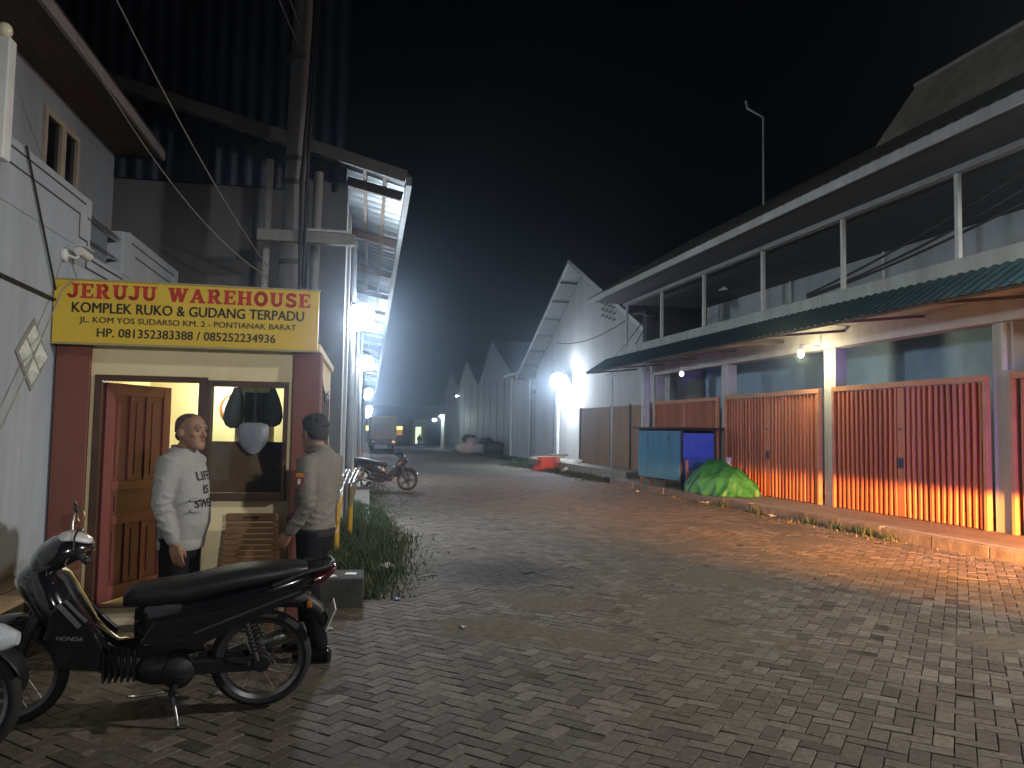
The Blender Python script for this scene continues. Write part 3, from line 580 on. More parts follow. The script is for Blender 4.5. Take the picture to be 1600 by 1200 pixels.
# wooden bench by the house wall
BN = lthing('wooden_bench', 'pale wooden bench against the house wall behind the motorcycle', 'bench', -2.0, -1.0)
m_wood = M('pale_plank', (0.40, 0.27, 0.15), (0.28, 0.18, 0.10), 4, 0.65, bump=0.2, bs=30)
MB().box(0.0, 0.17, -1.2, 0.55, 0.47, 0.50).box(0.19, 0.36, -1.2, 0.55, 0.47, 0.50).build('seat', m_wood, BN, bevel=0.004)
for y in (-1.1, 0.42):
    for x in (0.03, 0.27): MB().box(x, x+0.05, y, y+0.05, 0, 0.468).build('leg', m_wood, BN)
MB().box(0.04, 0.32, 0.43, 0.46, 0.28, 0.34).build('crossbar', m_wood, BN)
# ------------------------------------------------------------------ utility poles with platform
m_pc = M('pole_concrete', (0.28, 0.28, 0.28), (0.20, 0.20, 0.20), 4, 0.85, bump=0.2, streak=True)
PO = lthing('utility_pole', 'thick round concrete pole rising behind the guard kiosk', 'pole', -0.58, 3.0)
MB().tube([(0, 0, 0), (0.03, 0, 4.2), (0.10, 0, 9.8)], [0.17, 0.13, 0.10], 18).build('shaft', m_pc, PO, smooth=True)
for z in (3.6, 4.6, 4.9, 6.2): MB().tube([(0.02, 0, z), (0.02, 0, z+0.06)], 0.145, 18).build('band', M('dark_band', (0.1, 0.1, 0.1)), PO, smooth=True)
MB().bar((-0.7, 0.1, 8.3), (0.9, 0.1, 8.3), 0.08, 0.1).build('crossarm', M('rusty_steel', (0.16, 0.11, 0.08)), PO)
P2 = lthing('slim_pole', 'slim steel pole left of the concrete pole above the kiosk', 'pole', -0.93, 3.25)
MB().tube([(0, 0, 0), (0.05, 0, 5.0)], 0.045, 12).build('shaft', m_pole, P2, smooth=True)
P3 = lthing('second_pole', 'dim grey pole right of the concrete pole above the kiosk', 'pole', -0.33, 3.3)
MB().tube([(0, 0, 0), (0.05, 0, 4.9)], 0.06, 12).build('shaft', m_pc, P3, smooth=True)
PL = lthing('pole_platform', 'steel platform beam clamped across the poles above the kiosk', 'platform', -0.9, 2.85, 3.86)
MB().box(-0.05, 1.12, -0.05, 0.07, 0, 0.14).build('beam', m_pc, PL, bevel=0.01)
MB().box(0.50, 1.05, -0.06, 0.30, 0.142, 0.17).build('deck', m_pole, PL)
TK = MB().tube([LF(-0.42, 2.78, 3.2), LF(-0.44, 2.75, 4.6), LF(-0.40, 2.78, 5.4), LF(-0.36, 2.8, 6.5), LF(-0.30, 2.85, 9.0)], 0.025, 8).tube([LF(-0.38, 2.79, 3.3), LF(-0.38, 2.74, 4.5), LF(-0.35, 2.78, 5.6), LF(-0.26, 2.85, 9.0)], 0.02, 8)
tag(TK.build('pole_cables', m_cable, smooth=True), 'bundle of black cables running down the concrete pole', 'cable')
# overhead and wall cables on the left
m_wire = M('pale_wire', (0.34, 0.32, 0.28), None, 5, 0.5)
cable([LF(-1.97, -1.6, 1.0), LF(-1.98, -0.16, 2.66)], 0.006, 'loose_wire', 'pale loose wire hanging down the white wall beside the kiosk', m_wire, 0.05)
cable([LF(-1.98, -0.16, 2.66), LF(-1.88, -0.15, 2.76), LF(-2.0, 0.0, 2.95)], 0.006, 'sign_wire', 'pale wire looped over the corner of the yellow sign', m_wire, -0.01)
cable([LF(-2.04, -0.78, 3.60), LF(-2.04, -0.05, 2.55)], 0.009, 'wall_cable', 'black cable slanting down the white wall to the kiosk', m_cable, 0.0)
cable([LF(-2.04, -1.9, 2.62), LF(-2.04, 0.0, 2.58)], 0.013, 'wall_conduit', 'dark conduit running along the white wall to the kiosk roof', m_cable, 0.0)
for (a, b, r, sg, lb) in (((-2.25, 0.6, 5.10), (-0.80, 3.2, 3.45), 0.006, 0.30, 'pale cable sagging from the eave down behind the sign'),
                      ((-1.75, -2.5, 5.5), (-0.85, 3.3, 3.6), 0.006, 0.22, 'thin cable dropping from the sky to the slim pole above the kiosk'),
                      ((-1.2, -5.5, 5.9), (-0.55, 3.0, 6.4), 0.010, 0.10, 'thick cable running high to the concrete pole'),
                      ((-1.05, -5.5, 6.0), (-0.52, 3.0, 6.6), 0.010, 0.12, 'twin of the thick high cable beside it')):
    cable([LF(*a), LF(*b)], r, 'overhead_cable', lb, m_wire if r < 0.008 else M('grey_wire', (0.16, 0.16, 0.17)), sg, group='overhead cables at the left')
cable([(9.6, 22.4, 5.0), (10.9, 30.5, 4.05)], 0.02, 'service_cable', 'black cable from the balcony corner down to the floodlit shed', m_cable, 0.2, group='service cables at the shed')
cable([(9.65, 22.3, 4.8), (10.95, 29.0, 3.9)], 0.02, 'service_cable', 'second black cable sagging below its neighbour at the shed wall', m_cable, 0.3, group='service cables at the shed')
cable([(9.25, 22.5, 5.2), (10.1, 33.0, 5.6)], 0.02, 'service_cable', 'black cable running level across the gable of the floodlit shed', m_cable, 0.3, group='service cables at the shed')
jb = MB().box(9.6, 9.9, 21.9, 22.2, 4.35, 5.35).box(9.55, 9.85, 21.5, 21.6, 5.0, 5.1)
for k in range(6): jb.tube([(9.3+k*0.08, 22.3, 5.35+0.03*k), (9.45+k*0.09, 21.6, 5.25-0.03*k)], 0.05, 8)
tag(jb.build('cable_coil', m_cable), 'black junction box with coiled cables at the balcony end', 'cables')
# ------------------------------------------------------------------ guard kiosk
GK = lthing('guard_kiosk', 'small yellow guard kiosk with brown corner pillars, open panelled door and lit window', 'kiosk')
m_yel = M('kiosk_yellow', (0.84, 0.72, 0.45), (0.74, 0.63, 0.39), 1.5, 0.8, bump=0.12, dirt=0.35, dirtc=(0.22, 0.18, 0.11))
m_pil = M('maroon_pillar_paint', (0.22, 0.075, 0.055), (0.15, 0.052, 0.04), 2, 0.7, bump=0.15, streak=True, dirt=0.4, dirtc=(0.09, 0.04, 0.035))
m_int = M('lit_room_paint', (0.84, 0.75, 0.44), (0.80, 0.71, 0.40), 1, 0.8)
m_brn = M('brown_frame_wood', (0.085, 0.04, 0.028), (0.055, 0.028, 0.02), 5, 0.5)
m_tile2 = M('kiosk_floor_tile', (0.62, 0.56, 0.45), (0.55, 0.50, 0.40), 2, 0.4)
Z0 = 0.12
w = MB()
w.box(-2.0, -1.745, 0.0, 0.12, 0, 2.24)           # left of the door
w.box(-1.745, -0.88, 0.0, 0.12, 2.0, 2.24).box(-0.88, -0.20, 0.0, 0.12, 1.98, 2.24)
w.box(-0.88, -0.20, 0.0, 0.12, 0.0, 0.975)
w.box(-0.225, -0.0, 0.0, 0.12, 0.975, 1.98)
w.box(-0.2, 0.0, 0.001, 0.12, 0.0, 0.97).box(-0.2, 0.0, 0.001, 0.12, 1.985, 2.24)
w.build('front_wall', m_yel, GK)
MB().box(-0.12, 0.0, 0.125, 2.35, 0, 2.24).build('side_wall', m_yel, GK)
MB().box(-2.0, -0.122, 2.25, 2.35, 0, 2.24).box(-2.0, -1.92, 0.125, 2.248, 0, 2.24).build('inner_wall', m_int, GK)
MB().box(-1.918, -0.124, 2.24, 2.2485, Z0, 2.2).box(-0.135, -0.1205, 0.125, 2.238, Z0, 2.2).build('room_lining', m_int, GK)
MB().box(-1.745, -0.122, 0.002, 2.24, 0, Z0).build('floor', m_tile2, GK)
MB().box(-2.04, 0.03, -0.05, 2.38, 2.245, 2.31).build('roof_slab', m_yel, GK, bevel=0.008)
MB().box(-1.74, -0.95, -0.32, 0.0, 0, 0.055).build('step', m_tile2, GK, bevel=0.006)
for a, b in ((-2.04, -1.785), (-0.185, 0.035)): MB().box(a, b, -0.05, -0.002, 0, 2.24).build('corner_pillar', m_pil, GK, bevel=0.004)
MB().box(0.002, 0.04, -0.002, 0.20, 0, 2.24).build('corner_pillar', m_pil, GK, bevel=0.004)
MB().box(-1.745, -1.69, -0.035, 0.10, Z0, 2.0).box(-0.945, -0.88, -0.035, 0.10, Z0, 2.0).box(-1.688, -0.947, -0.035, 0.10, 1.955, 2.0).build('door_frame', m_brn, GK)
MB().box(-1.688, -0.947, -0.03, 0.08, 0.1205, 0.135).build('threshold', m_brn, GK)
# door leaf, hinged on the left and swung inwards
DR = bpy.data.objects.new('door', None); COL.objects.link(DR); DR.parent = GK; DR.location = (-1.685, 0.03, 0.14); DR.rotation_euler = (0, 0, math.radians(66)); DR['label'] = 'reddish brown panelled door standing open inwards'
m_door = M('door_varnish', (0.185, 0.046, 0.055), (0.14, 0.034, 0.041), 3, 0.42, bump=0.08, streak=True)
m_door2 = M('door_panel_varnish', (0.15, 0.036, 0.043), (0.11, 0.027, 0.032), 3, 0.42, bump=0.08, streak=True)
DW, DH = 0.80, 1.80
d = MB()
for a, b in ((0, 0.10), (DW-0.10, DW)): d.box(a, b, -0.02, 0.02, 0, DH)
for z0, z1 in ((0, 0.12), (0.62, 0.70), (0.90, 0.98), (DH-0.10, DH)): d.box(0.1005, DW-0.1005, -0.0195, 0.0195, z0, z1)
for x in (0.30, 0.50):
    d.box(x-0.025, x+0.025, -0.019, 0.019, 0.121, 0.619); d.box(x-0.025, x+0.025, -0.019, 0.019, 0.981, DH-0.101)
d.build('leaf', m_door, DR, bevel=0.006)
p = MB()
for z0, z1 in ((0.121, 0.619), (0.981, DH-0.101)):
    for a, b in ((0.101, 0.274), (0.326, 0.474), (0.526, 0.699)): p.box(a, b, -0.006, 0.006, z0, z1); p.box(a+0.035, b-0.035, -0.013, 0.013, z0+0.05, z1-0.05)
p.box(0.101, 0.699, -0.006, 0.006, 0.701, 0.899).box(0.15, 0.65, -0.013, 0.013, 0.735, 0.865)
p.build('panel', m_door2, DR, bevel=0.004)
MB().tube([(DW-0.05, -0.022, 0.95), (DW-0.05, -0.06, 0.95)], 0.012, 8).tube([(DW-0.05, -0.06, 0.95), (DW-0.15, -0.062, 0.95)], 0.009, 8).build('handle', m_chr, DR, smooth=True)
# curled bracket on the wall left of the door
tag(MB().tube([(-1.90+0.025*math.cos(t)+0.12, -0.085, 0.86+0.05*math.sin(t)) for t in np.linspace(0, 2*PI, 15)], 0.008, 8).tube([(-1.78, -0.085, 0.91), (-1.78, -0.052, 0.91)], 0.008, 6).build('wall_hook', M('brass', (0.55, 0.42, 0.2), None, 6, 0.3, 0.9), GK, smooth=True))
# front window
WN = bpy.data.objects.new('front_window', None); COL.objects.link(WN); WN.parent = GK
MB().box(-0.88, -0.845, -0.03, 0.09, 0.98, 1.975).box(-0.262, -0.227, -0.03, 0.09, 0.98, 1.975).box(-0.844, -0.263, -0.03, 0.09, 1.93, 1.975).box(-0.844, -0.263, -0.045, 0.09, 0.98, 1.04).build('frame', m_brn, WN, bevel=0.003)
MB().box(-0.843, -0.264, 0.02, 0.03, 1.042, 1.47).build('lower_board', M('window_plywood', (0.34, 0.18, 0.10), (0.24, 0.12, 0.07), 2, 0.22, coat=0.5), WN)
MB().box(-0.843, -0.264, 0.010, 0.014, 1.042, 1.928).build('pane', GLASS('window_glass'), WN)
# side windows
for v0 in (0.55, 1.25):
    sw_ = bpy.data.objects.new('side_window', None); COL.objects.link(sw_); sw_.parent = GK
    MB().box(0.002, 0.03, v0, v0+0.05, 0.9, 1.95).box(0.002, 0.03, v0+0.35, v0+0.40, 0.9, 1.95).box(0.002, 0.03, v0+0.0505, v0+0.3495, 1.90, 1.95).box(0.002, 0.03, v0+0.0505, v0+0.3495, 0.9, 0.95).build('frame', m_brn, sw_)
    MB().box(0.003, 0.012, v0+0.051, v0+0.349, 0.951, 1.899).build('pane', M('dark_glass', (0.012, 0.012, 0.02)), sw_)
MB().tube([(0.02, 0.12, 2.2), (0.035, 0.3, 1.98), (0.035, 0.9, 1.86), (0.035, 1.3, 1.97)], 0.008, 6).build('side_cable', m_cable, GK, smooth=True)
# ceiling lamp of the room
TL = lthing('ceiling_lamp', 'lit white lamp on the ceiling inside the guard kiosk', 'lamp', -1.02, 1.80, 2.12)
MB().lathe([(0.10, 0.09), (0.10, 0.05), (0.06, 0.045)], n=20).build('base', m_white, TL, smooth=True)
MB().ell((0, 0, 0), (0.075, 0.075, 0.05), 16, 10).build('globe', EM('room_lamp_glow', (1.0, 0.95, 0.75), 25), TL, smooth=True)
light('room_light', 'POINT', (0, 0, -0.12), 30, (1.0, 0.96, 0.82), 0.08, TL)
# things seen inside the room
m_pap = M('calendar_paper', (0.66, 0.60, 0.36), None, 3, 0.8)
CA = lthing('wall_calendar', 'pale wall calendar inside the kiosk window, with a picture over the date grid', 'calendar', -0.80, 0.9, 1.40)
MB().box(0, 0.36, 0, 0.006, 0, 0.72).build('sheet', m_pap, CA)
MB().box(0.03, 0.33, -0.004, -0.0005, 0.36, 0.68).build('picture', M('calendar_picture', (0.30, 0.34, 0.24), (0.18, 0.2, 0.15), 9, 0.7), CA)
cg = MB()
for i in range(8): cg.box(0.03+0.3*i/7-0.002, 0.03+0.3*i/7+0.002, -0.003, -0.0006, 0.06, 0.30)
for i in range(6): cg.box(0.03, 0.33, -0.0035, -0.0006, 0.06+0.24*i/5-0.002, 0.06+0.24*i/5+0.002)
cg.build('date_grid', M('grid_ink', (0.2, 0.17, 0.1)), CA)
CK = lthing('wall_clock', 'round wall clock with an orange rim inside the kiosk', 'clock', -1.02, 2.2, 1.80)
MB().lathe([(0.0, 0.03), (0.15, 0.03), (0.16, 0.0), (0.13, -0.012)], axis='Y', n=28).build('rim', M('orange_rim', (0.45, 0.16, 0.06), None, 4, 0.4), CK, smooth=True)
MB().lathe([(0.0, -0.010), (0.13, -0.010), (0.13, -0.014), (0.0, -0.014)], axis='Y', n=28).build('face', m_white, CK)
MB().box(-0.006, 0.006, -0.02, -0.016, 0, 0.10).box(0, 0.07, -0.02, -0.016, -0.006, 0.006).build('hands', m_cable, CK)
NB = lthing('notice_board', 'grey green notice board on the far kiosk wall, right part of the window', 'board', -0.48, 2.21, 1.50)
MB().box(0, 0.34, 0, 0.02, 0, 0.45).build('board', M('board_grey', (0.30, 0.33, 0.26), None, 3, 0.8), NB); MB().box(-0.01, 0.35, -0.01, 0.022, -0.04, -0.001).build('ledge', m_brn, NB)
m_bag = M('dark_bag_cloth', (0.030, 0.036, 0.030), (0.018, 0.022, 0.018), 6, 0.85)
def hung(u, wd, ht, top, label, lean):
    t = lthing('hanging_bag', label, 'bag', u, 0.17, top)
    MB().vloft([(-ht, lean, 0, wd*0.25, 0.03), (-ht*0.93, lean, 0, wd*0.75, 0.05), (-ht*0.75, lean, 0, wd, 0.07), (-ht*0.5, lean*0.6, 0, wd*0.93, 0.07), (-ht*0.25, 0, 0, wd*0.7, 0.055), (-0.03, 0, 0, wd*0.42, 0.03), (0, 0, 0, wd*0.3, 0.02)], 20, 2).build('sack', m_bag, t, smooth=True)
    MB().tube([(-0.02, 0, -0.01), (0, 0.0, 0.03), (0.02, 0, -0.01)], 0.006, 6).build('strap', m_bag, t, smooth=True)
hung(-0.675, 0.088, 0.35, 1.93, 'dark egg shaped bag hanging left in the kiosk window', -0.02)
hung(-0.375, 0.082, 0.33, 1.93, 'dark egg shaped bag hanging right in the kiosk window', 0.01)
DC = lthing('hanging_cloth', 'black cloth hanging between two bags in the kiosk window', 'cloth', -0.60, 0.13, 1.62)
MB().sheet((0, 0, 0), (0.235, 0, 0), (0, 0, 0.27), 24, 4, lambda a, b: 0.008*math.sin(a*19), 0.006).build('cloth', M('black_cloth', (0.008, 0.009, 0.012), None, 4, 0.9), DC)
SH = lthing('hanging_helmet', 'grey rounded shell hanging below the black cloth in the kiosk window', 'helmet', -0.49, -0.085, 1.40)
MB().vloft([(-0.03, 0, 0, 0.02, 0.008), (-0.01, 0, 0, 0.055, 0.012), (0.05, 0, 0, 0.102, 0.022), (0.12, 0, 0, 0.122, 0.028), (0.18, 0, 0, 0.126, 0.026), (0.215, 0, 0, 0.112, 0.02), (0.23, 0, 0, 0.06, 0.01)], 24, 2.2).build('shell', M('grey_shell', (0.22, 0.24, 0.29), (0.15, 0.165, 0.20), 5, 0.35), SH, smooth=True)
MB().tube([(0, 0.05, 0.25), (0, 0.055, 0.55)], 0.004, 6).build('cord', m_cable, SH)
# ------------------------------------------------------------------ sign on the kiosk roof edge
SG = lthing('kiosk_sign', 'yellow sign board with red heading across the top of the guard kiosk', 'sign', -2.05, -0.135, 2.245)
SWd, SHt = 2.06, 0.505
m_sy = M('sign_yellow', (0.74, 0.52, 0.06), (0.68, 0.47, 0.05), 2, 0.5, dirt=0.25, dirtc=(0.45, 0.36, 0.12))
MB().box(0, SWd, 0, 0.06, 0, SHt).build('board', m_sy, SG, bevel=0.004)
MB().box(-0.012, SWd+0.012, -0.006, 0.064, -0.014, -0.001).box(-0.012, SWd+0.012, -0.006, 0.064, SHt+0.001, SHt+0.012).build('edge_strip', M('strip_grey', (0.42, 0.38, 0.22)), SG)
m_red = M('sign_red', (0.55, 0.035, 0.03), None, 6, 0.5); m_blk = M('sign_black', (0.02, 0.02, 0.018), None, 6, 0.5)
def stroke(mb, pts, t, off):
    mb_pts = [Vector((p[0], 0, p[1])) for p in pts]
    for a, b in zip(mb_pts[:-1], mb_pts[1:]):
        d = (b-a).normalized()*(t*0.10 if len(pts) > 2 else 0); nx = Vector((-(b-a).z, 0, (b-a).x)).normalized()*t/2; a2, b2 = a-d, b+d
        mb.add([a2-nx+Vector((0, -off, 0)), b2-nx+Vector((0, -off, 0)), b2+nx+Vector((0, -off, 0)), a2+nx+Vector((0, -off, 0))], [(0, 1, 2, 3)])
def arc(cx, cz, rx, rz, a0, a1, n=12): return [(cx+rx*math.cos(math.radians(a0+(a1-a0)*k/n)), cz+rz*math.sin(math.radians(a0+(a1-a0)*k/n))) for k in range(n+1)]
T_ = 0.27; S_ = 0.13
def slab(txt, h, total):
    G = {'J': (0.72, [([(0.50, 0.95), (0.50, 0.25)], T_), (arc(0.29, 0.27, 0.21, 0.17, 0, -180), T_*0.85), ([(0.25, 0.94), (0.72, 0.94)], S_)]),
         'E': (0.84, [([(0.24, 0), (0.24, 1)], T_), ([(0.03, 0.065), (0.80, 0.065)], S_), ([(0.03, 0.935), (0.78, 0.935)], S_), ([(0.24, 0.5), (0.60, 0.5)], S_), ([(0.76, 0), (0.76, 0.30)], S_), ([(0.74, 0.70), (0.74, 1)], S_), ([(0.58, 0.36), (0.58, 0.64)], S_*0.8)]),
         'R': (0.98, [([(0.24, 0), (0.24, 1)], T_), ([(0.03, 0.065), (0.46, 0.065)], S_), ([(0.03, 0.935), (0.55, 0.935)], S_), (arc(0.50, 0.72, 0.22, 0.215, 90, -90), T_*0.85), ([(0.3, 0.49), (0.52, 0.49)], S_), ([(0.50, 0.48), (0.76, 0.05)], T_*0.9), ([(0.64, 0.065), (0.97, 0.065)], S_)]),
         'U': (0.98, [([(0.24, 0.98), (0.24, 0.36)], T_), ([(0.76, 0.98), (0.76, 0.36)], T_*0.75), (arc(0.5, 0.36, 0.26, 0.27, 180, 360), T_*0.85), ([(0.02, 0.935), (0.46, 0.935)], S_), ([(0.58, 0.935), (0.96, 0.935)], S_)]),
         'W': (1.34, [([(0.20, 0.96), (0.42, 0.03)], T_), ([(0.42, 0.03), (0.66, 0.90)], T_*0.7), ([(0.66, 0.96), (0.90, 0.03)], T_), ([(0.90, 0.03), (1.15, 0.96)], T_*0.7), ([(0.0, 0.935), (0.42, 0.935)], S_), ([(0.50, 0.935), (0.84, 0.935)], S_), ([(0.98, 0.935), (1.33, 0.935)], S_)]),
         'A': (1.04, [([(0.16, 0.04), (0.48, 0.97)], T_*0.65), ([(0.46, 0.97), (0.80, 0.04)], T_), ([(0.28, 0.32), (0.66, 0.32)], S_), ([(0.0, 0.065), (0.36, 0.065)], S_), ([(0.58, 0.065), (1.03, 0.065)], S_)]),
         'H': (1.02, [([(0.24, 0), (0.24, 1)], T_), ([(0.78, 0), (0.78, 1)], T_), ([(0.3, 0.5), (0.72, 0.5)], S_), ([(0.03, 0.065), (0.45, 0.065)], S_), ([(0.57, 0.065), (0.99, 0.065)], S_), ([(0.03, 0.935), (0.45, 0.935)], S_), ([(0.57, 0.935), (0.99, 0.935)], S_)]),
         'O': (0.98, [(arc(0.49, 0.5, 0.34, 0.42, 0, 360, 24), T_*0.95)]),
         'S': (0.82, [(arc(0.41, 0.72, 0.24, 0.20, 20, 270, 14)+arc(0.41, 0.28, 0.26, 0.21, 90, -160, 14)[1:], T_*0.85), ([(0.70, 0.70), (0.70, 0.98)], S_*0.8), ([(0.10, 0.02), (0.10, 0.32)], S_*0.8)]), ' ': (0.55, [])}
    mb = MB(); x = 0
    for c in txt:
        wd, st = G[c]
        for k, (pts, t) in enumerate(st): stroke(mb, [(x+p[0], p[1]) for p in pts], t, 0.0012+0.0003*k)
        x += wd+0.07
    mb.v = [(a*total/x, b, z*h) for a, b, z in mb.v]; return mb
def put(mb, x, z, name, mat, dy=0.0): return mb.xf(Matrix.Translation((x, dy, z))).build(name, mat, SG)
put(slab('JERUJU WAREHOUSE', 0.118, 1.90), 0.10, 0.360, 'red_heading', m_red)
for txt, wd, ht, x, z, b in (('KOMPLEK RUKO & GUDANG TERPADU', 1.80, 0.082, 0.14, 0.245, 0.022), ('JL. KOM YOS SUDARSO KM. 2 - PONTIANAK BARAT', 1.68, 0.062, 0.20, 0.150, 0.012), ('HP. 081352383388 / 085252234936', 1.38, 0.070, 0.335, 0.052, 0.018)):
    put(text_mb(txt, wd, ht, b, 0.0015), x, z, 'black_lettering', m_blk)
# ------------------------------------------------------------------ slatted chair under the window
SC_ = lthing('slatted_chair', 'brown slatted chair backed against the yellow wall under the kiosk window', 'chair', -0.47, -0.16)
m_sl = M('brown_slat', (0.22, 0.115, 0.055), (0.16, 0.085, 0.04), 5, 0.5, bump=0.1)
b = MB()
for k in range(9):
    z = 0.40+k*0.046; hw = 0.235-0.004*k; b.box(-hw, hw, 0.03-0.006*k*0, 0.05, z, z+0.040)
b.build('backrest', m_sl, SC_, bevel=0.003)
MB().box(-0.205, 0.205, 0.028, 0.055, 0.816, 0.885).build('top_rail', m_sl, SC_, bevel=0.012); MB().box(-0.06, 0.06, 0.022, 0.0275, 0.845, 0.86).build('hand_slot', m_cable, SC_)
MB().box(-0.25, 0.25, -0.36, 0.025, 0.36, 0.395).build('seat', M('worn_slat', (0.30, 0.17, 0.09), None, 5, 0.5), SC_, bevel=0.006)
for x in (-0.23, 0.19):
    for y in (-0.34, 0.0): MB().box(x, x+0.04, y, y+0.04, 0, 0.359).build('leg', m_sl, SC_)
# ------------------------------------------------------------------ folded barrier
BA = lthing('road_barrier', 'yellow and black folded road barrier with steel bars beside the kiosk corner', 'barrier', 0.12, 2.2)
m_by = M('barrier_yellow', (0.62, 0.36, 0.02), (0.5, 0.28, 0.02), 4, 0.5, dirt=0.35, dirtc=(0.25, 0.16, 0.05)); m_bb = M('barrier_black', (0.02, 0.02, 0.02), None, 4, 0.5)
fr = MB().tube([(0.115, 1.7, 0), (0.115, 1.7, 0.93)], 0.035, 10).box(0.055, 0.175, 1.64, 1.76, 0.0, 0.02)
fr.build('post', m_by, BA)
for du, v0, v1, z0 in ((-0.03, -0.1, 2.3, 0.80), (0.02, -0.05, 2.35, 0.82), (0.10, 0.9, 2.6, 0.90), (0.15, 1.0, 2.65, 0.90)):
    MB().tube([(du, v0, z0), (du+0.06, v1, 1.0)], 0.016, 8).build('rail', m_chr, BA, smooth=True)
for k, (v0, v1, m) in enumerate(((-0.1, 0.25, m_bb), (0.26, 0.62, m_by), (0.63, 1.0, m_bb), (1.01, 1.5, m_by))):
    MB().prism([(v0, 0.42+0.11*k), (v1, 0.42+0.11*(k+1)), (v1, 0.80+0.05*(k+1)), (v0, 0.78+0.05*k)], lambda y, z: (-0.03+0.02*y, y, z), lambda y, z: (-0.01+0.02*y, y, z)).build('stripe_panel', m, BA)
MB().bar((0.005, -0.05, 0.40), (0.04, 1.55, 0.88), 0.03, 0.035).build('brace', m_by, BA)
MB().prism([(0.95, 0.60), (2.5, 0.66), (2.6, 0.96), (0.95, 0.87)], lambda y, z: (0.10+0.02*y, y, z), lambda y, z: (0.12+0.02*y, y, z)).build('board', M('barrier_olive', (0.20, 0.17, 0.07), None, 3, 0.6), BA)
MB().tube([(0.0, 0.3, 0.0), (0.0, 0.3, 0.84)], 0.03, 10).build('post', m_by, BA)
# ------------------------------------------------------------------ concrete block by the kiosk corner
CB = lthing('concrete_block', 'dark low concrete block with two pale papers on it at the kiosk corner', 'block', 0.05, 0.30)
MB().box(0, 0.40, 0, 0.45, -0.02, 0.26).build('block', M('mossy_concrete', (0.055, 0.054, 0.05), (0.025, 0.026, 0.024), 5, 0.9, bump=0.6, bs=20, dirt=0.6, dirtc=(0.03, 0.035, 0.025)), CB, bevel=0.02)
for x, y, r in ((0.10, 0.12, 0.3), (0.28, 0.22, -0.2)):
    o = tag(MB().box(-0.05, 0.05, -0.04, 0.04, 0, 0.004).build('paper_scrap', m_white, loc=LF(0.05+x, 0.30+y, 0.262), rz=r), 'pale paper scrap on the '+('left' if x < 0.2 else 'right')+' of the low concrete block', 'paper')
# ------------------------------------------------------------------ motorcycles
def MT(name, *a, **k): return M(name, *a, **k)
m_tyre = M('tyre_rubber', (0.022, 0.022, 0.022), (0.015, 0.015, 0.015), 20, 0.85)
m_rim = M('rim_steel', (0.30, 0.30, 0.31), None, 12, 0.3, 0.95)
m_eng = M('engine_metal', (0.07, 0.07, 0.075), (0.035, 0.035, 0.035), 14, 0.5, 0.7, bump=0.3)
m_blkp = M('black_plastic', (0.016, 0.016, 0.018), None, 10, 0.5)
m_seat = M('seat_vinyl', (0.020, 0.020, 0.023), None, 10, 0.45, bump=0.1, bs=90)
m_head = M('headlamp_glass', (0.75, 0.78, 0.80), None, 5, 0.08, 0.0, coat=1.0)
m_tail = M('tail_red', (0.05, 0.004, 0.007), None, 5, 0.15, coat=1.0)
m_amb = M('amber_lens', (0.42, 0.15, 0.03), None, 5, 0.2)
m_exh = M('exhaust_steel', (0.34, 0.34, 0.33), None, 10, 0.35, 0.9)
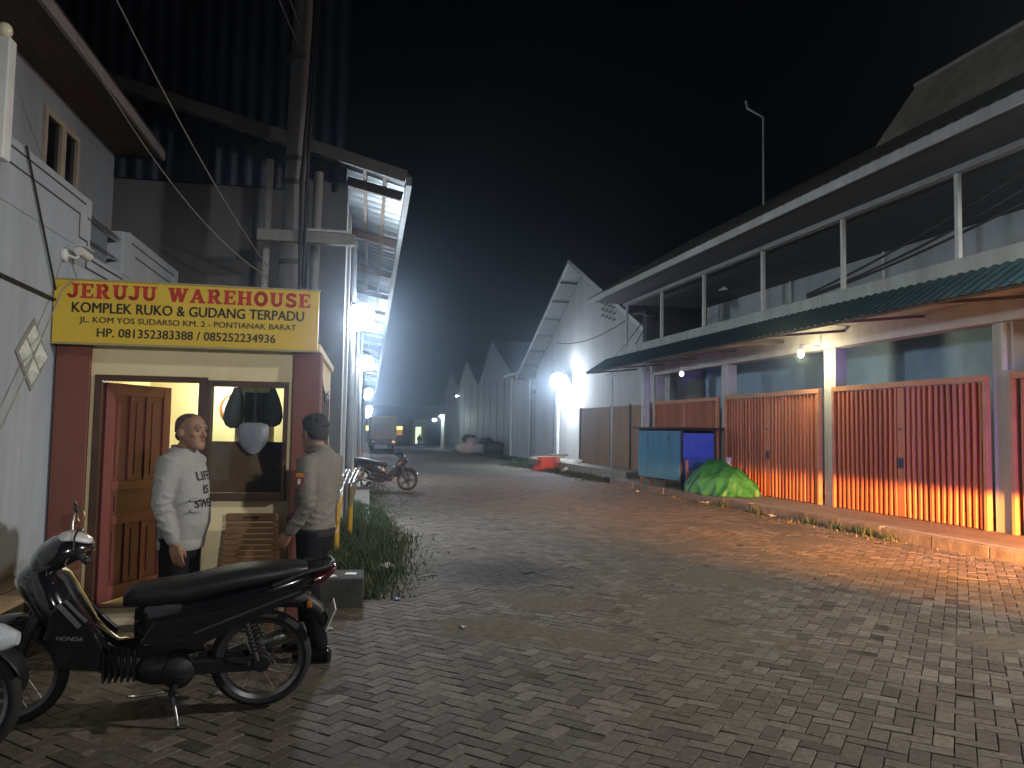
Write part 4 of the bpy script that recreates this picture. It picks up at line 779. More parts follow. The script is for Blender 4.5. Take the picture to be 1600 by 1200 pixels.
def motorcycle(label, loc, rz, lean, paint, cast=False, plate=True, group=None, brand=True, steer=0.0, head_pale=True, nose=False):
    t = thing('motorcycle', label, 'motorcycle', loc, rz, group); t.rotation_euler = (lean, 0, rz)
    WB, R_ = 1.25, 0.275
    def wheel(x, parent, wd):
        w = bpy.data.objects.new('wheel', None); COL.objects.link(w); w.parent = parent; w.location = (x, 0, R_)
        MB().lathe([(R_-0.052, -wd*0.36), (R_-0.03, -wd*0.5), (R_-0.012, -wd*0.40), (R_, -wd*0.12), (R_, wd*0.12), (R_-0.012, wd*0.40), (R_-0.03, wd*0.5), (R_-0.052, wd*0.36)], axis='Y', n=48, closed=True).build('tyre', m_tyre, w, smooth=True)
        MB().lathe([(R_-0.070, -wd*0.25), (R_-0.050, -wd*0.38), (R_-0.046, -wd*0.30), (R_-0.060, 0), (R_-0.046, wd*0.30), (R_-0.050, wd*0.38), (R_-0.070, wd*0.25)], axis='Y', n=48, closed=True).build('rim', m_blkp if cast else m_rim, w, smooth=True)
        MB().lathe([(0.0, -0.055), (0.05, -0.055), (0.062, -0.02), (0.062, 0.03), (0.05, 0.06), (0.0, 0.06)], axis='Y', n=24).build('hub', m_eng, w, smooth=True)
        sp = MB()
        if cast:
            for k in range(5):
                a = 2*PI*k/5
                for da in (-0.16, 0.16): sp.bar((0.05*math.cos(a), 0, 0.05*math.sin(a)), ((R_-0.06)*math.cos(a+da), 0, (R_-0.06)*math.sin(a+da)), 0.03, 0.022, (0, 1, 0))
            sp.build('cast_spoke', M('cast_alloy', (0.11, 0.11, 0.12), None, 8, 0.4, 0.8), w)
        else:
            for k in range(32):
                a = 2*PI*k/32; sd = 1 if k % 2 else -1; b_ = a+(0.5 if (k//2) % 2 else -0.5)
                sp.tube([(0.058*math.cos(b_), 0.03*sd, 0.058*math.sin(b_)), ((R_-0.062)*math.cos(a), 0.004*sd, (R_-0.062)*math.sin(a))], 0.0016, 5)
            sp.build('spoke', m_rim, w)
        MB().lathe([(0.07, 0.066), (0.105, 0.066), (0.105, 0.070), (0.07, 0.070)], axis='Y', n=28, closed=True).build('brake_disc', m_rim, w) if x > 0.5 else None
        return w
    wheel(0, t, 0.085)
    # steering assembly
    st = bpy.data.objects.new('front_fork', None); COL.objects.link(st); st.parent = t; st.location = (WB-0.20, 0, 0.72); st.rotation_euler = (0, 0, steer)
    wheel_o = None
    fk = MB()
    for y in (-0.085, 0.085): fk.tube([(0.20, y, R_-0.72), (0.13, y, -0.22), (0.02, y, 0.02)], [0.026, 0.028, 0.022], 12)
    fk.bar((0.03, -0.1, 0.0), (0.03, 0.1, 0.0), 0.05, 0.04)
    fk.build('fork_tubes', m_eng, st, smooth=True)
    o = wheel(WB, t, 0.075)
    fd = []
    for k in range(15):
        a = math.radians(150-k*9.0); fd.append((a, 0.315))
    g = MB(); rows = []
    for a, r in fd: rows.append([(WB+r*math.cos(a)*1.0+(0), yy, R_+(r-abs(yy)*abs(yy)*4.5)*math.sin(a)+0.0) for yy in (-0.075, -0.06, -0.03, 0, 0.03, 0.06, 0.075)])
    vs = [p for rw in rows for p in rw]; fs = [(i*7+j, i*7+j+1, i*7+8+j, i*7+7+j) for i in range(14) for j in range(6)]
    fo = MB().add(vs, fs).build('front_fender', m_blkp if nose else paint, t, smooth=True); so_ = fo.modifiers.new('thickness', 'SOLIDIFY'); so_.thickness = 0.006
    # leg shield and front cowl
    MB().loft([(0.78, 0, 0.40, 0.075, 0.05), (0.86, 0, 0.44, 0.15, 0.085), (0.93, 0, 0.52, 0.20, 0.13), (1.00, 0, 0.62, 0.215, 0.17), (1.07, 0, 0.70, 0.20, 0.16), (1.14, 0, 0.745, 0.155, 0.12), (1.20, 0, 0.76, 0.09, 0.07), (1.235, 0, 0.765, 0.03, 0.025)], 24, 2.6).build('leg_shield', paint, t, smooth=True)
    MB().prism([(0.80, 0.34), (0.98, 0.36), (1.05, 0.52), (1.02, 0.66), (0.93, 0.74), (0.86, 0.62), (0.78, 0.46)], lambda x, z: (x, 0.205, z), lambda x, z: (x, 0.222, z)).build('side_wing', paint, t, bevel=0.008)
    MB().prism([(0.80, 0.34), (0.98, 0.36), (1.05, 0.52), (1.02, 0.60), (0.94, 0.60), (0.86, 0.50), (0.78, 0.42)], lambda x, z: (x, -0.222, z), lambda x, z: (x, -0.205, z)).build('side_wing', paint, t, bevel=0.008)
    MB().bar((0.985, 0.222, 0.695), (0.885, 0.222, 0.575), 0.012, 0.022).bar((0.955, 0.222, 0.715), (0.855, 0.222, 0.60), 0.010, 0.014).build('wing_stripe', M('stripe_grey', (0.16, 0.17, 0.19), None, 5, 0.3), t)
    if brand:
        tx = text_mb('HONDA', 0.12, 0.020, 0.02, 0.001, 0.2)
        tx.xf(Matrix.Translation((0.99, 0.224, 0.515)) @ Matrix.Rotation(PI, 4, 'Z') @ Matrix.Rotation(math.radians(6), 4, 'Y')).build('lettering', M('emblem_grey', (0.30, 0.31, 0.32), None, 5, 0.3), t)
    # handlebar head with lamp
    hd = bpy.data.objects.new('handlebar', None); COL.objects.link(hd); hd.parent = t; hd.location = (1.00, 0, 0.90); hd.rotation_euler = (0, math.radians(8), steer)
    MB().loft([(-0.13, 0, 0.015, 0.03, 0.02), (-0.10, 0, 0.02, 0.10, 0.045), (-0.03, 0, 0.03, 0.135, 0.07), (0.05, 0, 0.015, 0.135, 0.085), (0.12, 0, -0.015, 0.115, 0.08), (0.165, 0, -0.04, 0.07, 0.05), (0.18, 0, -0.045, 0.02, 0.015)], 22, 2.5).build('headlamp_cowl', paint, hd, smooth=True)
    MB().loft([(0.085, 0, -0.03, 0.112, 0.055), (0.13, 0, -0.045, 0.10, 0.05), (0.17, 0, -0.058, 0.065, 0.036), (0.186, 0, -0.062, 0.02, 0.012)], 20, 2.4).build('headlight', m_head, hd, smooth=True)
    MB().loft([(-0.125, 0, 0.05, 0.03, 0.012), (-0.10, 0, 0.06, 0.085, 0.025), (-0.03, 0, 0.088, 0.10, 0.03), (0.02, 0, 0.088, 0.08, 0.02), (0.04, 0, 0.085, 0.03, 0.008)], 18, 2.4).build('instrument_cover', m_head if head_pale else m_blkp, hd, smooth=True)
    for s in (-1, 1):
        MB().tube([(-0.02, 0.10*s, 0.0), (-0.05, 0.20*s, 0.02), (-0.075, 0.34*s, 0.03)], [0.012, 0.013, 0.013], 10).build('bar', m_eng, hd, smooth=True)
        MB().tube([(-0.062, 0.235*s, 0.025), (-0.077, 0.355*s, 0.03)], 0.018, 12, True).build('grip', m_blkp, hd, smooth=True)
        MB().tube([(0.00, 0.21*s, 0.02), (0.015, 0.27*s, 0.01), (0.0, 0.35*s, 0.012)], 0.006, 6).build('brake_lever', m_rim, hd, smooth=True)
        MB().tube([(-0.03, 0.17*s, 0.05), (-0.04, 0.19*s, 0.12), (-0.06, 0.24*s, 0.17)], 0.006, 6).build('mirror_stem', m_rim, hd, smooth=True)
        if not head_pale or s < 0: MB().ell((-0.065, 0.265*s, 0.19), (0.012, 0.055, 0.035), 14, 8).build('mirror', m_blkp, hd, smooth=True)
    # central tunnel, body, seat, tail
    MB().loft([(0.30, 0, 0.43, 0.10, 0.09), (0.42, 0, 0.41, 0.085, 0.085), (0.60, 0, 0.375, 0.07, 0.065), (0.74, 0, 0.37, 0.07, 0.06), (0.88, 0, 0.46, 0.08, 0.08), (0.98, 0, 0.60, 0.07, 0.07)], 18, 2.6).build('step_through_cover', paint, t, smooth=True)
    MB().loft([(0.66, 0, 0.52, 0.05, 0.09), (0.58, 0, 0.54, 0.105, 0.14), (0.40, 0, 0.56, 0.125, 0.12), (0.20, 0, 0.60, 0.13, 0.085), (0.0, 0, 0.66, 0.125, 0.065), (-0.18, 0, 0.715, 0.10, 0.05), (-0.32, 0, 0.75, 0.05, 0.035), (-0.36, 0, 0.765, 0.02, 0.015)], 22, 3.0).build('side_cover', paint, t, smooth=True)
    MB().prism([(0.62, 0.44), (0.30, 0.42), (-0.16, 0.64), (-0.28, 0.71), (-0.10, 0.70), (0.25, 0.60), (0.55, 0.56)], lambda x, z: (x, 0.127, z), lambda x, z: (x, 0.14, z)).build('side_panel', paint, t, bevel=0.01)
    MB().bar((0.35, 0.142, 0.485), (-0.20, 0.142, 0.69), 0.006, 0.012).build('panel_stripe', m_rim, t)
    MB().loft([(0.72, 0, 0.645, 0.045, 0.035), (0.68, 0, 0.665, 0.095, 0.055), (0.56, 0, 0.675, 0.125, 0.065), (0.42, 0, 0.69, 0.14, 0.062), (0.28, 0, 0.72, 0.145, 0.062), (0.12, 0, 0.755, 0.145, 0.055), (-0.06, 0, 0.775, 0.13, 0.048), (-0.18, 0, 0.785, 0.10, 0.04), (-0.235, 0, 0.785, 0.06, 0.022)], 24, 2.7).build('seat', m_seat, t, smooth=True)
    MB().tube([(-0.05, 0.13, 0.72), (-0.22, 0.13, 0.79), (-0.36, 0.10, 0.815), (-0.38, 0, 0.818), (-0.36, -0.10, 0.815), (-0.22, -0.13, 0.79), (-0.05, -0.13, 0.72)], 0.013, 10).build('grab_rail', m_eng, t, smooth=True)
    MB().loft([(-0.27, 0, 0.715, 0.085, 0.05), (-0.33, 0, 0.74, 0.075, 0.042), (-0.385, 0, 0.775, 0.05, 0.025), (-0.40, 0, 0.785, 0.02, 0.01)], 16, 2.5).build('tail_light', m_tail, t, smooth=True)
    MB().tube([(-0.08, 0, 0.62), (-0.22, 0, 0.60), (-0.30, 0, 0.54), (-0.345, 0, 0.45)], [0.06, 0.05, 0.04, 0.03], 12).build('rear_fender', m_blkp, t, smooth=True)
    for s in (-1, 1): MB().box(-0.265, -0.235, 0.07*s-0.03, 0.07*s+0.03, 0.575, 0.615).build('turn_signal', m_amb, t, bevel=0.008)
    if plate:
        MB().box(-0.004, 0.004, -0.10, 0.10, -0.07, 0.07).xf(Matrix.Translation((-0.372, 0.0, 0.50)) @ Matrix.Rotation(math.radians(-22), 4, 'Y')).build('licence_plate', m_white, t, bevel=0.003)
    # engine, exhaust, stands
    e = MB().ell((0.52, 0, 0.27), (0.17, 0.12, 0.10), 18, 12).loft([(0.60, 0, 0.29, 0.06, 0.06), (0.66, 0, 0.30, 0.085, 0.075), (0.80, 0, 0.32, 0.085, 0.075), (0.86, 0, 0.33, 0.05, 0.05)], 16, 3)
    for k in range(6): e.box(0.64+k*0.03, 0.652+k*0.03, -0.10, 0.10, 0.225, 0.40)
    e.lathe([(0.0, 0.10), (0.075, 0.10), (0.085, 0.115), (0.06, 0.135), (0.0, 0.135)], (0.43, 0, 0.26), 'Y', 20).lathe([(0.0, -0.135), (0.095, -0.135), (0.10, -0.10), (0.0, -0.10)], (0.50, 0, 0.26), 'Y', 20)
    e.build('engine', m_eng, t, smooth=True)
    MB().box(-0.02, 0.44, 0.075, 0.095, 0.235, 0.315).tube([(0.0, 0.085, 0.275), (0.0, 0.1, 0.275)], 0.05, 16).build('chain_cover', m_blkp, t, bevel=0.01)
    MB().bar((0.34, 0.06, 0.30), (0, 0.07, R_), 0.025, 0.04).bar((0.34, -0.06, 0.30), (0, -0.07, R_), 0.025, 0.04).build('swing_arm', m_eng, t, bevel=0.004)
    for s in (-1, 1):
        MB().tube([(0.02, 0.10*s, R_+0.02), (0.10, 0.105*s, 0.56)], 0.014, 8).build('shock_absorber', m_rim, t, smooth=True)
        sg = MB(); L = [(0.02+0.08*q/60, 0.10*s+0.005*s*q/60, R_+0.08+0.19*q/60) for q in range(61)]
        sg.tube([(x+0.024*math.cos(q*0.9), y+0.024*math.sin(q*0.9), z) for q, (x, y, z) in enumerate(L)], 0.005, 5); sg.build('shock_spring', m_rim if cast else m_eng, t, smooth=True)
    MB().tube([(0.74, -0.06, 0.25), (0.66, -0.10, 0.17), (0.45, -0.13, 0.19), (0.22, -0.14, 0.24), (0.16, -0.145, 0.26), (-0.20, -0.15, 0.37), (-0.24, -0.15, 0.385)], [0.018, 0.018, 0.018, 0.022, 0.046, 0.05, 0.03], 14).build('exhaust', m_exh, t, smooth=True)
    MB().tube([(0.44, 0.05, 0.20), (0.44, 0.22, 0.20)], 0.014, 8).tube([(0.44, 0.14, 0.20), (0.44, 0.235, 0.20)], 0.02, 10).tube([(0.44, -0.05, 0.20), (0.44, -0.23, 0.20)], 0.018, 8).build('footpeg', m_blkp, t, smooth=True)
    MB().tube([(0.18, 0.14, 0.33), (0.10, 0.20, 0.33), (0.06, 0.22, 0.33)], 0.014, 8).build('rear_footrest', m_eng, t, smooth=True)
    MB().tube([(0.44, 0.14, 0.18), (0.62, 0.16, 0.17), (0.66, 0.2, 0.19)], 0.008, 8).build('pedal', m_rim, t, smooth=True)
    MB().tube([(0.46, 0.10, 0.19), (0.42, 0.19, 0.06), (0.41, 0.215, 0.012), (0.36, 0.225, 0.010)], 0.010, 8).build('side_stand', m_rim, t, smooth=True)
    if nose: MB().loft([(1.02, 0, 0.60, 0.12, 0.16), (1.14, 0, 0.57, 0.125, 0.14), (1.28, 0, 0.56, 0.11, 0.10), (1.42, 0, 0.56, 0.08, 0.065), (1.49, 0, 0.56, 0.03, 0.03)], 20, 2.5).build('front_beak', paint, t, smooth=True)
    return t
p_black = M('black_gloss_paint', (0.012, 0.012, 0.016), None, 6, 0.16, 0.0, coat=1.0)
p_dark = M('dark_grey_paint', (0.03, 0.033, 0.04), None, 6, 0.2, 0.0, coat=1.0)
p_pale = M('pale_blue_white_paint', (0.62, 0.68, 0.74), None, 4, 0.25, coat=0.7)
b1 = math.atan2(4.60-4.666, -1.56+0.302)
motorcycle('black motorcycle on its side stand in front of the guard kiosk, with pale instrument cover', (-0.302, 4.70, 0.012), b1, -0.09, p_black, steer=0.25)
motorcycle('dark motorcycle with cast wheels parked on the street beyond the grass, facing right', (0.98, 20.45, 0.012), math.atan2(-0.45, 1.16), -0.08, p_dark, cast=True, brand=False, steer=-0.2, head_pale=False)
motorcycle('pale bluish white motorcycle, only its front nose inside the frame at the left', (-2.87, 4.20, 0.012), math.atan2(-0.04, 1.2), -0.05, p_pale, brand=False, nose=True, head_pale=False)
# ------------------------------------------------------------------ people
SKIN = M('brown_skin', (0.30, 0.165, 0.105), (0.25, 0.135, 0.085), 8, 0.55, bump=0.08, bs=60)
HAIRB = M('black_hair', (0.012, 0.011, 0.011), (0.022, 0.02, 0.02), 30, 0.6, bump=0.8, bs=120)
HAIRG = M('grey_cropped_hair', (0.13, 0.090, 0.068), (0.075, 0.055, 0.044), 60, 0.8, bump=0.6, bs=200)
def head_mb(H, yaw=0.0, tilt=0.0):
    m = MB()
    m.vloft([(0.0, 0, 0.060, 0.028, 0.026), (0.012, 0, 0.055, 0.042, 0.042), (0.035, 0, 0.034, 0.055, 0.064), (0.07, 0, 0.012, 0.064, 0.084), (0.105, 0, 0.002, 0.070, 0.094), (0.14, 0, -0.004, 0.075, 0.099), (0.175, 0, -0.006, 0.074, 0.096), (0.20, 0, -0.008, 0.066, 0.084), (0.22, 0, -0.01, 0.048, 0.062), (0.233, 0, -0.012, 0.020, 0.026)], 28, 2.1)
    m.tube([(0, 0.090, 0.135), (0, 0.104, 0.105), (0, 0.112, 0.092)], [0.008, 0.011, 0.014], 10, True)
    for s in (-1, 1):
        m.ell((0.013*s, 0.099, 0.087), (0.009, 0.010, 0.008), 10, 6); m.ell((0.077*s, -0.006, 0.108), (0.012, 0.020, 0.032), 12, 8); m.ell((0.087*s, -0.016, 0.112), (0.009, 0.020, 0.030), 12, 8)
        m.ell((0.03*s, 0.083, 0.140), (0.024, 0.012, 0.008), 10, 6); m.ell((0.045*s, 0.066, 0.098), (0.02, 0.018, 0.018), 10, 6)
    m.ell((0, 0.086, 0.056), (0.030, 0.012, 0.020), 12, 8); m.ell((0, 0.074, 0.012), (0.024, 0.020, 0.018), 12, 8)
    m.ell((0, 0.092, 0.150), (0.05, 0.008, 0.016), 12, 8)
    return m
def hand_mb(wrist, d, palm, side, curl=0.7, L=0.085):
    """d: wrist to fingers; palm: direction the palm faces; side: direction of the thumb"""
    m = MB(); d = Vector(d).normalized(); p = Vector(palm); p = (p-d*p.dot(d)).normalized(); s = d.cross(p); s = s if s.dot(Vector(side)) > 0 else -s; w = Vector(wrist)
    for k, off in enumerate((0.028, 0.010, -0.009, -0.027)):
        m.tube([w+s*off*0.55, w+d*0.045+s*off*0.9, w+d*L+s*off], [0.017, 0.0165, 0.012], 10, True)
    for k, (off, ln) in enumerate(((0.030, 0.068), (0.010, 0.078), (-0.010, 0.072), (-0.029, 0.056))):
        a = w+d*L+s*off; c = curl*(0.85+0.12*k); q = a; P = [a-d*0.01]; ang = 0.0
        for f in (0.45, 0.32, 0.23):
            ang += c*0.55; q = q+(d*math.cos(ang)+p*math.sin(ang))*ln*f*1.05; P.append(q)
        m.tube(P, [0.0095, 0.009, 0.0082, 0.0068], 9, True)
    b = w+d*0.028+s*0.028
    m.tube([b, b+d*0.028+s*0.018+p*0.012, b+d*0.056+s*0.020+p*0.024, b+d*0.074+s*0.014+p*0.030], [0.015, 0.0125, 0.0105, 0.008], 9, True)
    return m
def on_surface(mb, target, lift=0.0025):          # lay lettering (built in front, facing -y turned by the caller) on a body surface
    vs = [v.co.copy() for v in target.data.vertices]; fs = [tuple(p.vertices) for p in target.data.polygons]; bv = BVHTree.FromPolygons(vs, fs)
    out = []
    for v in mb.v:
        h = bv.ray_cast(Vector((v[0], 0.6, v[2])), Vector((0, -1, 0)))
        out.append((v[0], (h[0].y if h[0] is not None else v[1])+lift, v[2]))
    mb.v = out; return mb
def person(label, loc, rz, skin, hair, spec):
    t = thing('person', label, 'person', loc, rz); P = spec
    hm = head_mb(0); T = Matrix.Translation(P['head']) @ Matrix.Scale(1.05, 4) @ Matrix.Rotation(P['yaw'], 4, 'Z') @ Matrix.Rotation(P.get('nod', 0), 4, 'X'); hm.xf(T)
    body = MB(); body.join(hm)
    nk = Vector(P['neck']); hb = T @ Vector((0, -0.018, 0.055)); body.tube([nk-Vector((0, 0, 0.08)), nk, nk.lerp(hb, 0.6), hb], [0.07, 0.058, 0.054, 0.055], 16)
    body.vloft([(z, x, y, a*0.93, b*0.93) for z, x, y, a, b in P['torso']], 24)
    for arm in P['arms']:
        body.tube([arm['sh'], arm['el'], arm['wr']], [0.045, 0.040, 0.027], 12, True); body.join(hand_mb(arm['wr'], arm['hd'], arm['palm'], arm['thumb'], arm.get('curl', 0.7)))
    for lg in P['legs']: body.tube(lg, [0.072, 0.07, 0.052, 0.05, 0.036], 14, True)
    fused(body, 'body', skin, t, 0.0065, 3)
    # eyes
    for s in (-1, 1): MB().ell((0.031*s, 0.0855, 0.122), (0.012, 0.007, 0.006), 10, 6).xf(T).build('eye', M('eye_dark', (0.03, 0.025, 0.02), None, 5, 0.2), t, smooth=True)
    for s in (-1, 1): MB().tube([(0.014*s, 0.0985, 0.145), (0.03*s, 0.0955, 0.149), (0.047*s, 0.083, 0.144)], [0.004, 0.005, 0.003], 8, True).xf(T).build('eyebrow', hair, t, smooth=True)
    lp = M('lip_skin', (0.20, 0.085, 0.065), None, 9, 0.5)
    for z, r in ((0.0635, 0.0045), (0.0545, 0.005)): MB().tube([(-0.022, 0.0885, z-0.001), (-0.010, 0.0965, z+0.0015), (0, 0.0985, z), (0.010, 0.0965, z+0.0015), (0.022, 0.0885, z-0.001)], [r*0.5, r, r, r, r*0.5], 8, True).xf(T).build('lip', lp, t, smooth=True)
    hr = P['hair'](); hr.xf(T); fused(hr, 'hair', hair, t, 0.0045, P.get('hsm', 2))
    return t, T
# elderly man in the pale sweater: faces local +y, his right is local +x
def man():
    m_sw = M('sweater_knit', (0.33, 0.33, 0.32), (0.28, 0.28, 0.275), 14, 0.9, bump=0.35, bs=110); m_tr = M('dark_trousers', (0.010, 0.008, 0.010), None, 9, 0.9, spec=0.2)
    torso = [(0.80, 0, -0.01, 0.155, 0.115), (0.86, 0, 0.0, 0.160, 0.128), (0.95, 0, 0.014, 0.160, 0.143), (1.05, 0, 0.014, 0.160, 0.140), (1.15, 0, 0.006, 0.166, 0.134), (1.25, 0, 0.0, 0.175, 0.126), (1.34, 0, -0.012, 0.176, 0.108), (1.40, 0, -0.02, 0.150, 0.085), (1.445, 0, -0.022, 0.080, 0.065)]
    arms = [dict(sh=(0.185, -0.02, 1.355), el=(0.222, -0.045, 1.08), wr=(0.215, 0.055, 0.835), hd=(0.0, 0.25, -1), palm=(-1, -0.1, -0.1), thumb=(0, 1, 0), curl=0.45),
            dict(sh=(-0.185, -0.02, 1.355), el=(-0.225, -0.06, 1.085), wr=(-0.22, -0.05, 0.84), hd=(0, -0.1, -1), palm=(1, 0, 0), thumb=(0, 1, 0), curl=0.6)]
    legs = [[(0.09, -0.01, 0.86), (0.095, 0.0, 0.62), (0.095, 0.012, 0.46), (0.095, -0.01, 0.30), (0.095, -0.03, 0.08)], [(-0.09, -0.01, 0.86), (-0.10, -0.02, 0.62), (-0.10, 0.0, 0.46), (-0.10, -0.03, 0.30), (-0.10, -0.05, 0.08)]]
    def hair():
        h = MB(); h.vloft([(0.118, 0, -0.052, 0.066, 0.052), (0.15, 0, -0.030, 0.0748, 0.076), (0.18, 0, -0.020, 0.0750, 0.085), (0.205, 0, -0.014, 0.0672, 0.079), (0.222, 0, -0.013, 0.049, 0.061), (0.2355, 0, -0.014, 0.020, 0.026)], 26, 2.1); h.ell((0, -0.066, 0.095), (0.06, 0.036, 0.04), 14, 8); return h
    t, T = person('elderly man in a pale grey sweater with lettering, standing behind the black motorcycle looking right', (-0.90, 5.60, 0.0), 0, SKIN, HAIRG,
               dict(head=(0, 0.035, 1.432), yaw=-0.30, nod=0.04, neck=(0, -0.01, 1.43), torso=torso, arms=arms, legs=legs, hair=hair))
    f = Vector((0.955, -0.295)); t.rotation_euler = (0, 0, math.atan2(f.y, f.x)-PI/2)
    s = MB(); s.vloft([(z-0.0, x, y, a+0.014, b+0.014) for z, x, y, a, b in torso], 28)
    for q in arms:
        sh, el, wr = Vector(q['sh']), Vector(q['el']), Vector(q['wr']); s.tube([sh.lerp(Vector((0, -0.02, 1.36)), 0.4), sh, sh.lerp(el, 0.5), el, el.lerp(wr, 0.55), el.lerp(wr, 0.88)], [0.075, 0.077, 0.066, 0.058, 0.050, 0.046], 16, True)
    for k in range(10):   # folds over the belly and on the sleeves
        z = 0.93+0.045*k+random.uniform(-0.01, 0.01); x0 = random.uniform(-0.12, 0.02); s.tube([(x0, 0.140, z), (x0+0.07, 0.156, z+random.uniform(-0.02, 0.02)), (x0+0.15, 0.128, z+random.uniform(-0.03, 0.03))], 0.010, 8, True) if z < 1.12 else None
    for q in arms:
        sh, el, wr = Vector(q['sh']), Vector(q['el']), Vector(q['wr'])
        for k in range(9):
            c = (sh.lerp(el, 0.35+k*0.14) if k < 5 else el.lerp(wr, (k-4)*0.16)); r = 0.067-0.0018*k; a0 = random.uniform(0, 6)
            s.tube([c+Vector((math.cos(a0+j*0.5)*r, math.sin(a0+j*0.5)*r, 0.012*math.sin(j*0.9+k))) for j in range(6)], 0.0105, 8, True)
    sw = fused(s, 'sweater', m_sw, t, 0.008, 5)
    hem = MB().vloft([(0.775, 0, -0.005, 0.176, 0.130), (0.785, 0, -0.005, 0.182, 0.137), (0.835, 0, -0.002, 0.184, 0.140), (0.848, 0, -0.002, 0.179, 0.134)], 28); hem.build('hem', m_sw, t, smooth=True)
    MB().tube([(0.072*math.cos(a), -0.018+0.066*math.sin(a), 1.437-0.020*math.sin(a)) for a in np.linspace(0, 2*PI, 29)], 0.011, 8).build('collar', m_sw, t, smooth=True)
    for q in arms:
        el, wr = Vector(q['el']), Vector(q['wr']); MB().tube([el.lerp(wr, 0.82), el.lerp(wr, 0.95)], [0.044, 0.041], 16).build('cuff', m_sw, t, smooth=True)
    ink = M('sweater_ink', (0.03, 0.03, 0.035), None, 8, 0.8)
    for txt, wd, z, x in (('LIFE', 0.175, 1.235, 0.0), ('IS', 0.066, 1.145, 0.0), ('SWEET', 0.235, 1.055, 0.0)):
        m = text_mb(txt, wd, 0.056, 0.03, 0); m.v = [(-(a-wd/2)*1.0+x, 0, z+c) for a, b, c in m.v]; on_surface(m, sw, 0.004).build('lettering', ink, t)
    tr = MB().vloft([(0.72, 0, -0.01, 0.165, 0.115), (0.80, 0, -0.005, 0.172, 0.125), (0.86, 0, 0, 0.168, 0.122)], 24)
    for lg in legs: tr.tube([Vector(p)+Vector((0, 0, -0.0)) for p in lg], [0.098, 0.094, 0.084, 0.078, 0.07], 16)
    fused(tr, 'trousers', m_tr, t, 0.009, 3)
    for lg in legs:
        a = Vector(lg[-1]); MB().loft([(-0.07, 0, 0.03, 0.03, 0.028), (-0.03, 0, 0.035, 0.042, 0.036), (0.06, 0, 0.03, 0.048, 0.028), (0.15, 0, 0.022, 0.046, 0.020), (0.19, 0, 0.018, 0.025, 0.013)], 16).xf(Matrix.Translation((a.x, a.y, 0.0)) @ Matrix.Rotation(PI/2, 4, 'Z')).build('sandal', m_blkp, t, smooth=True)
man()
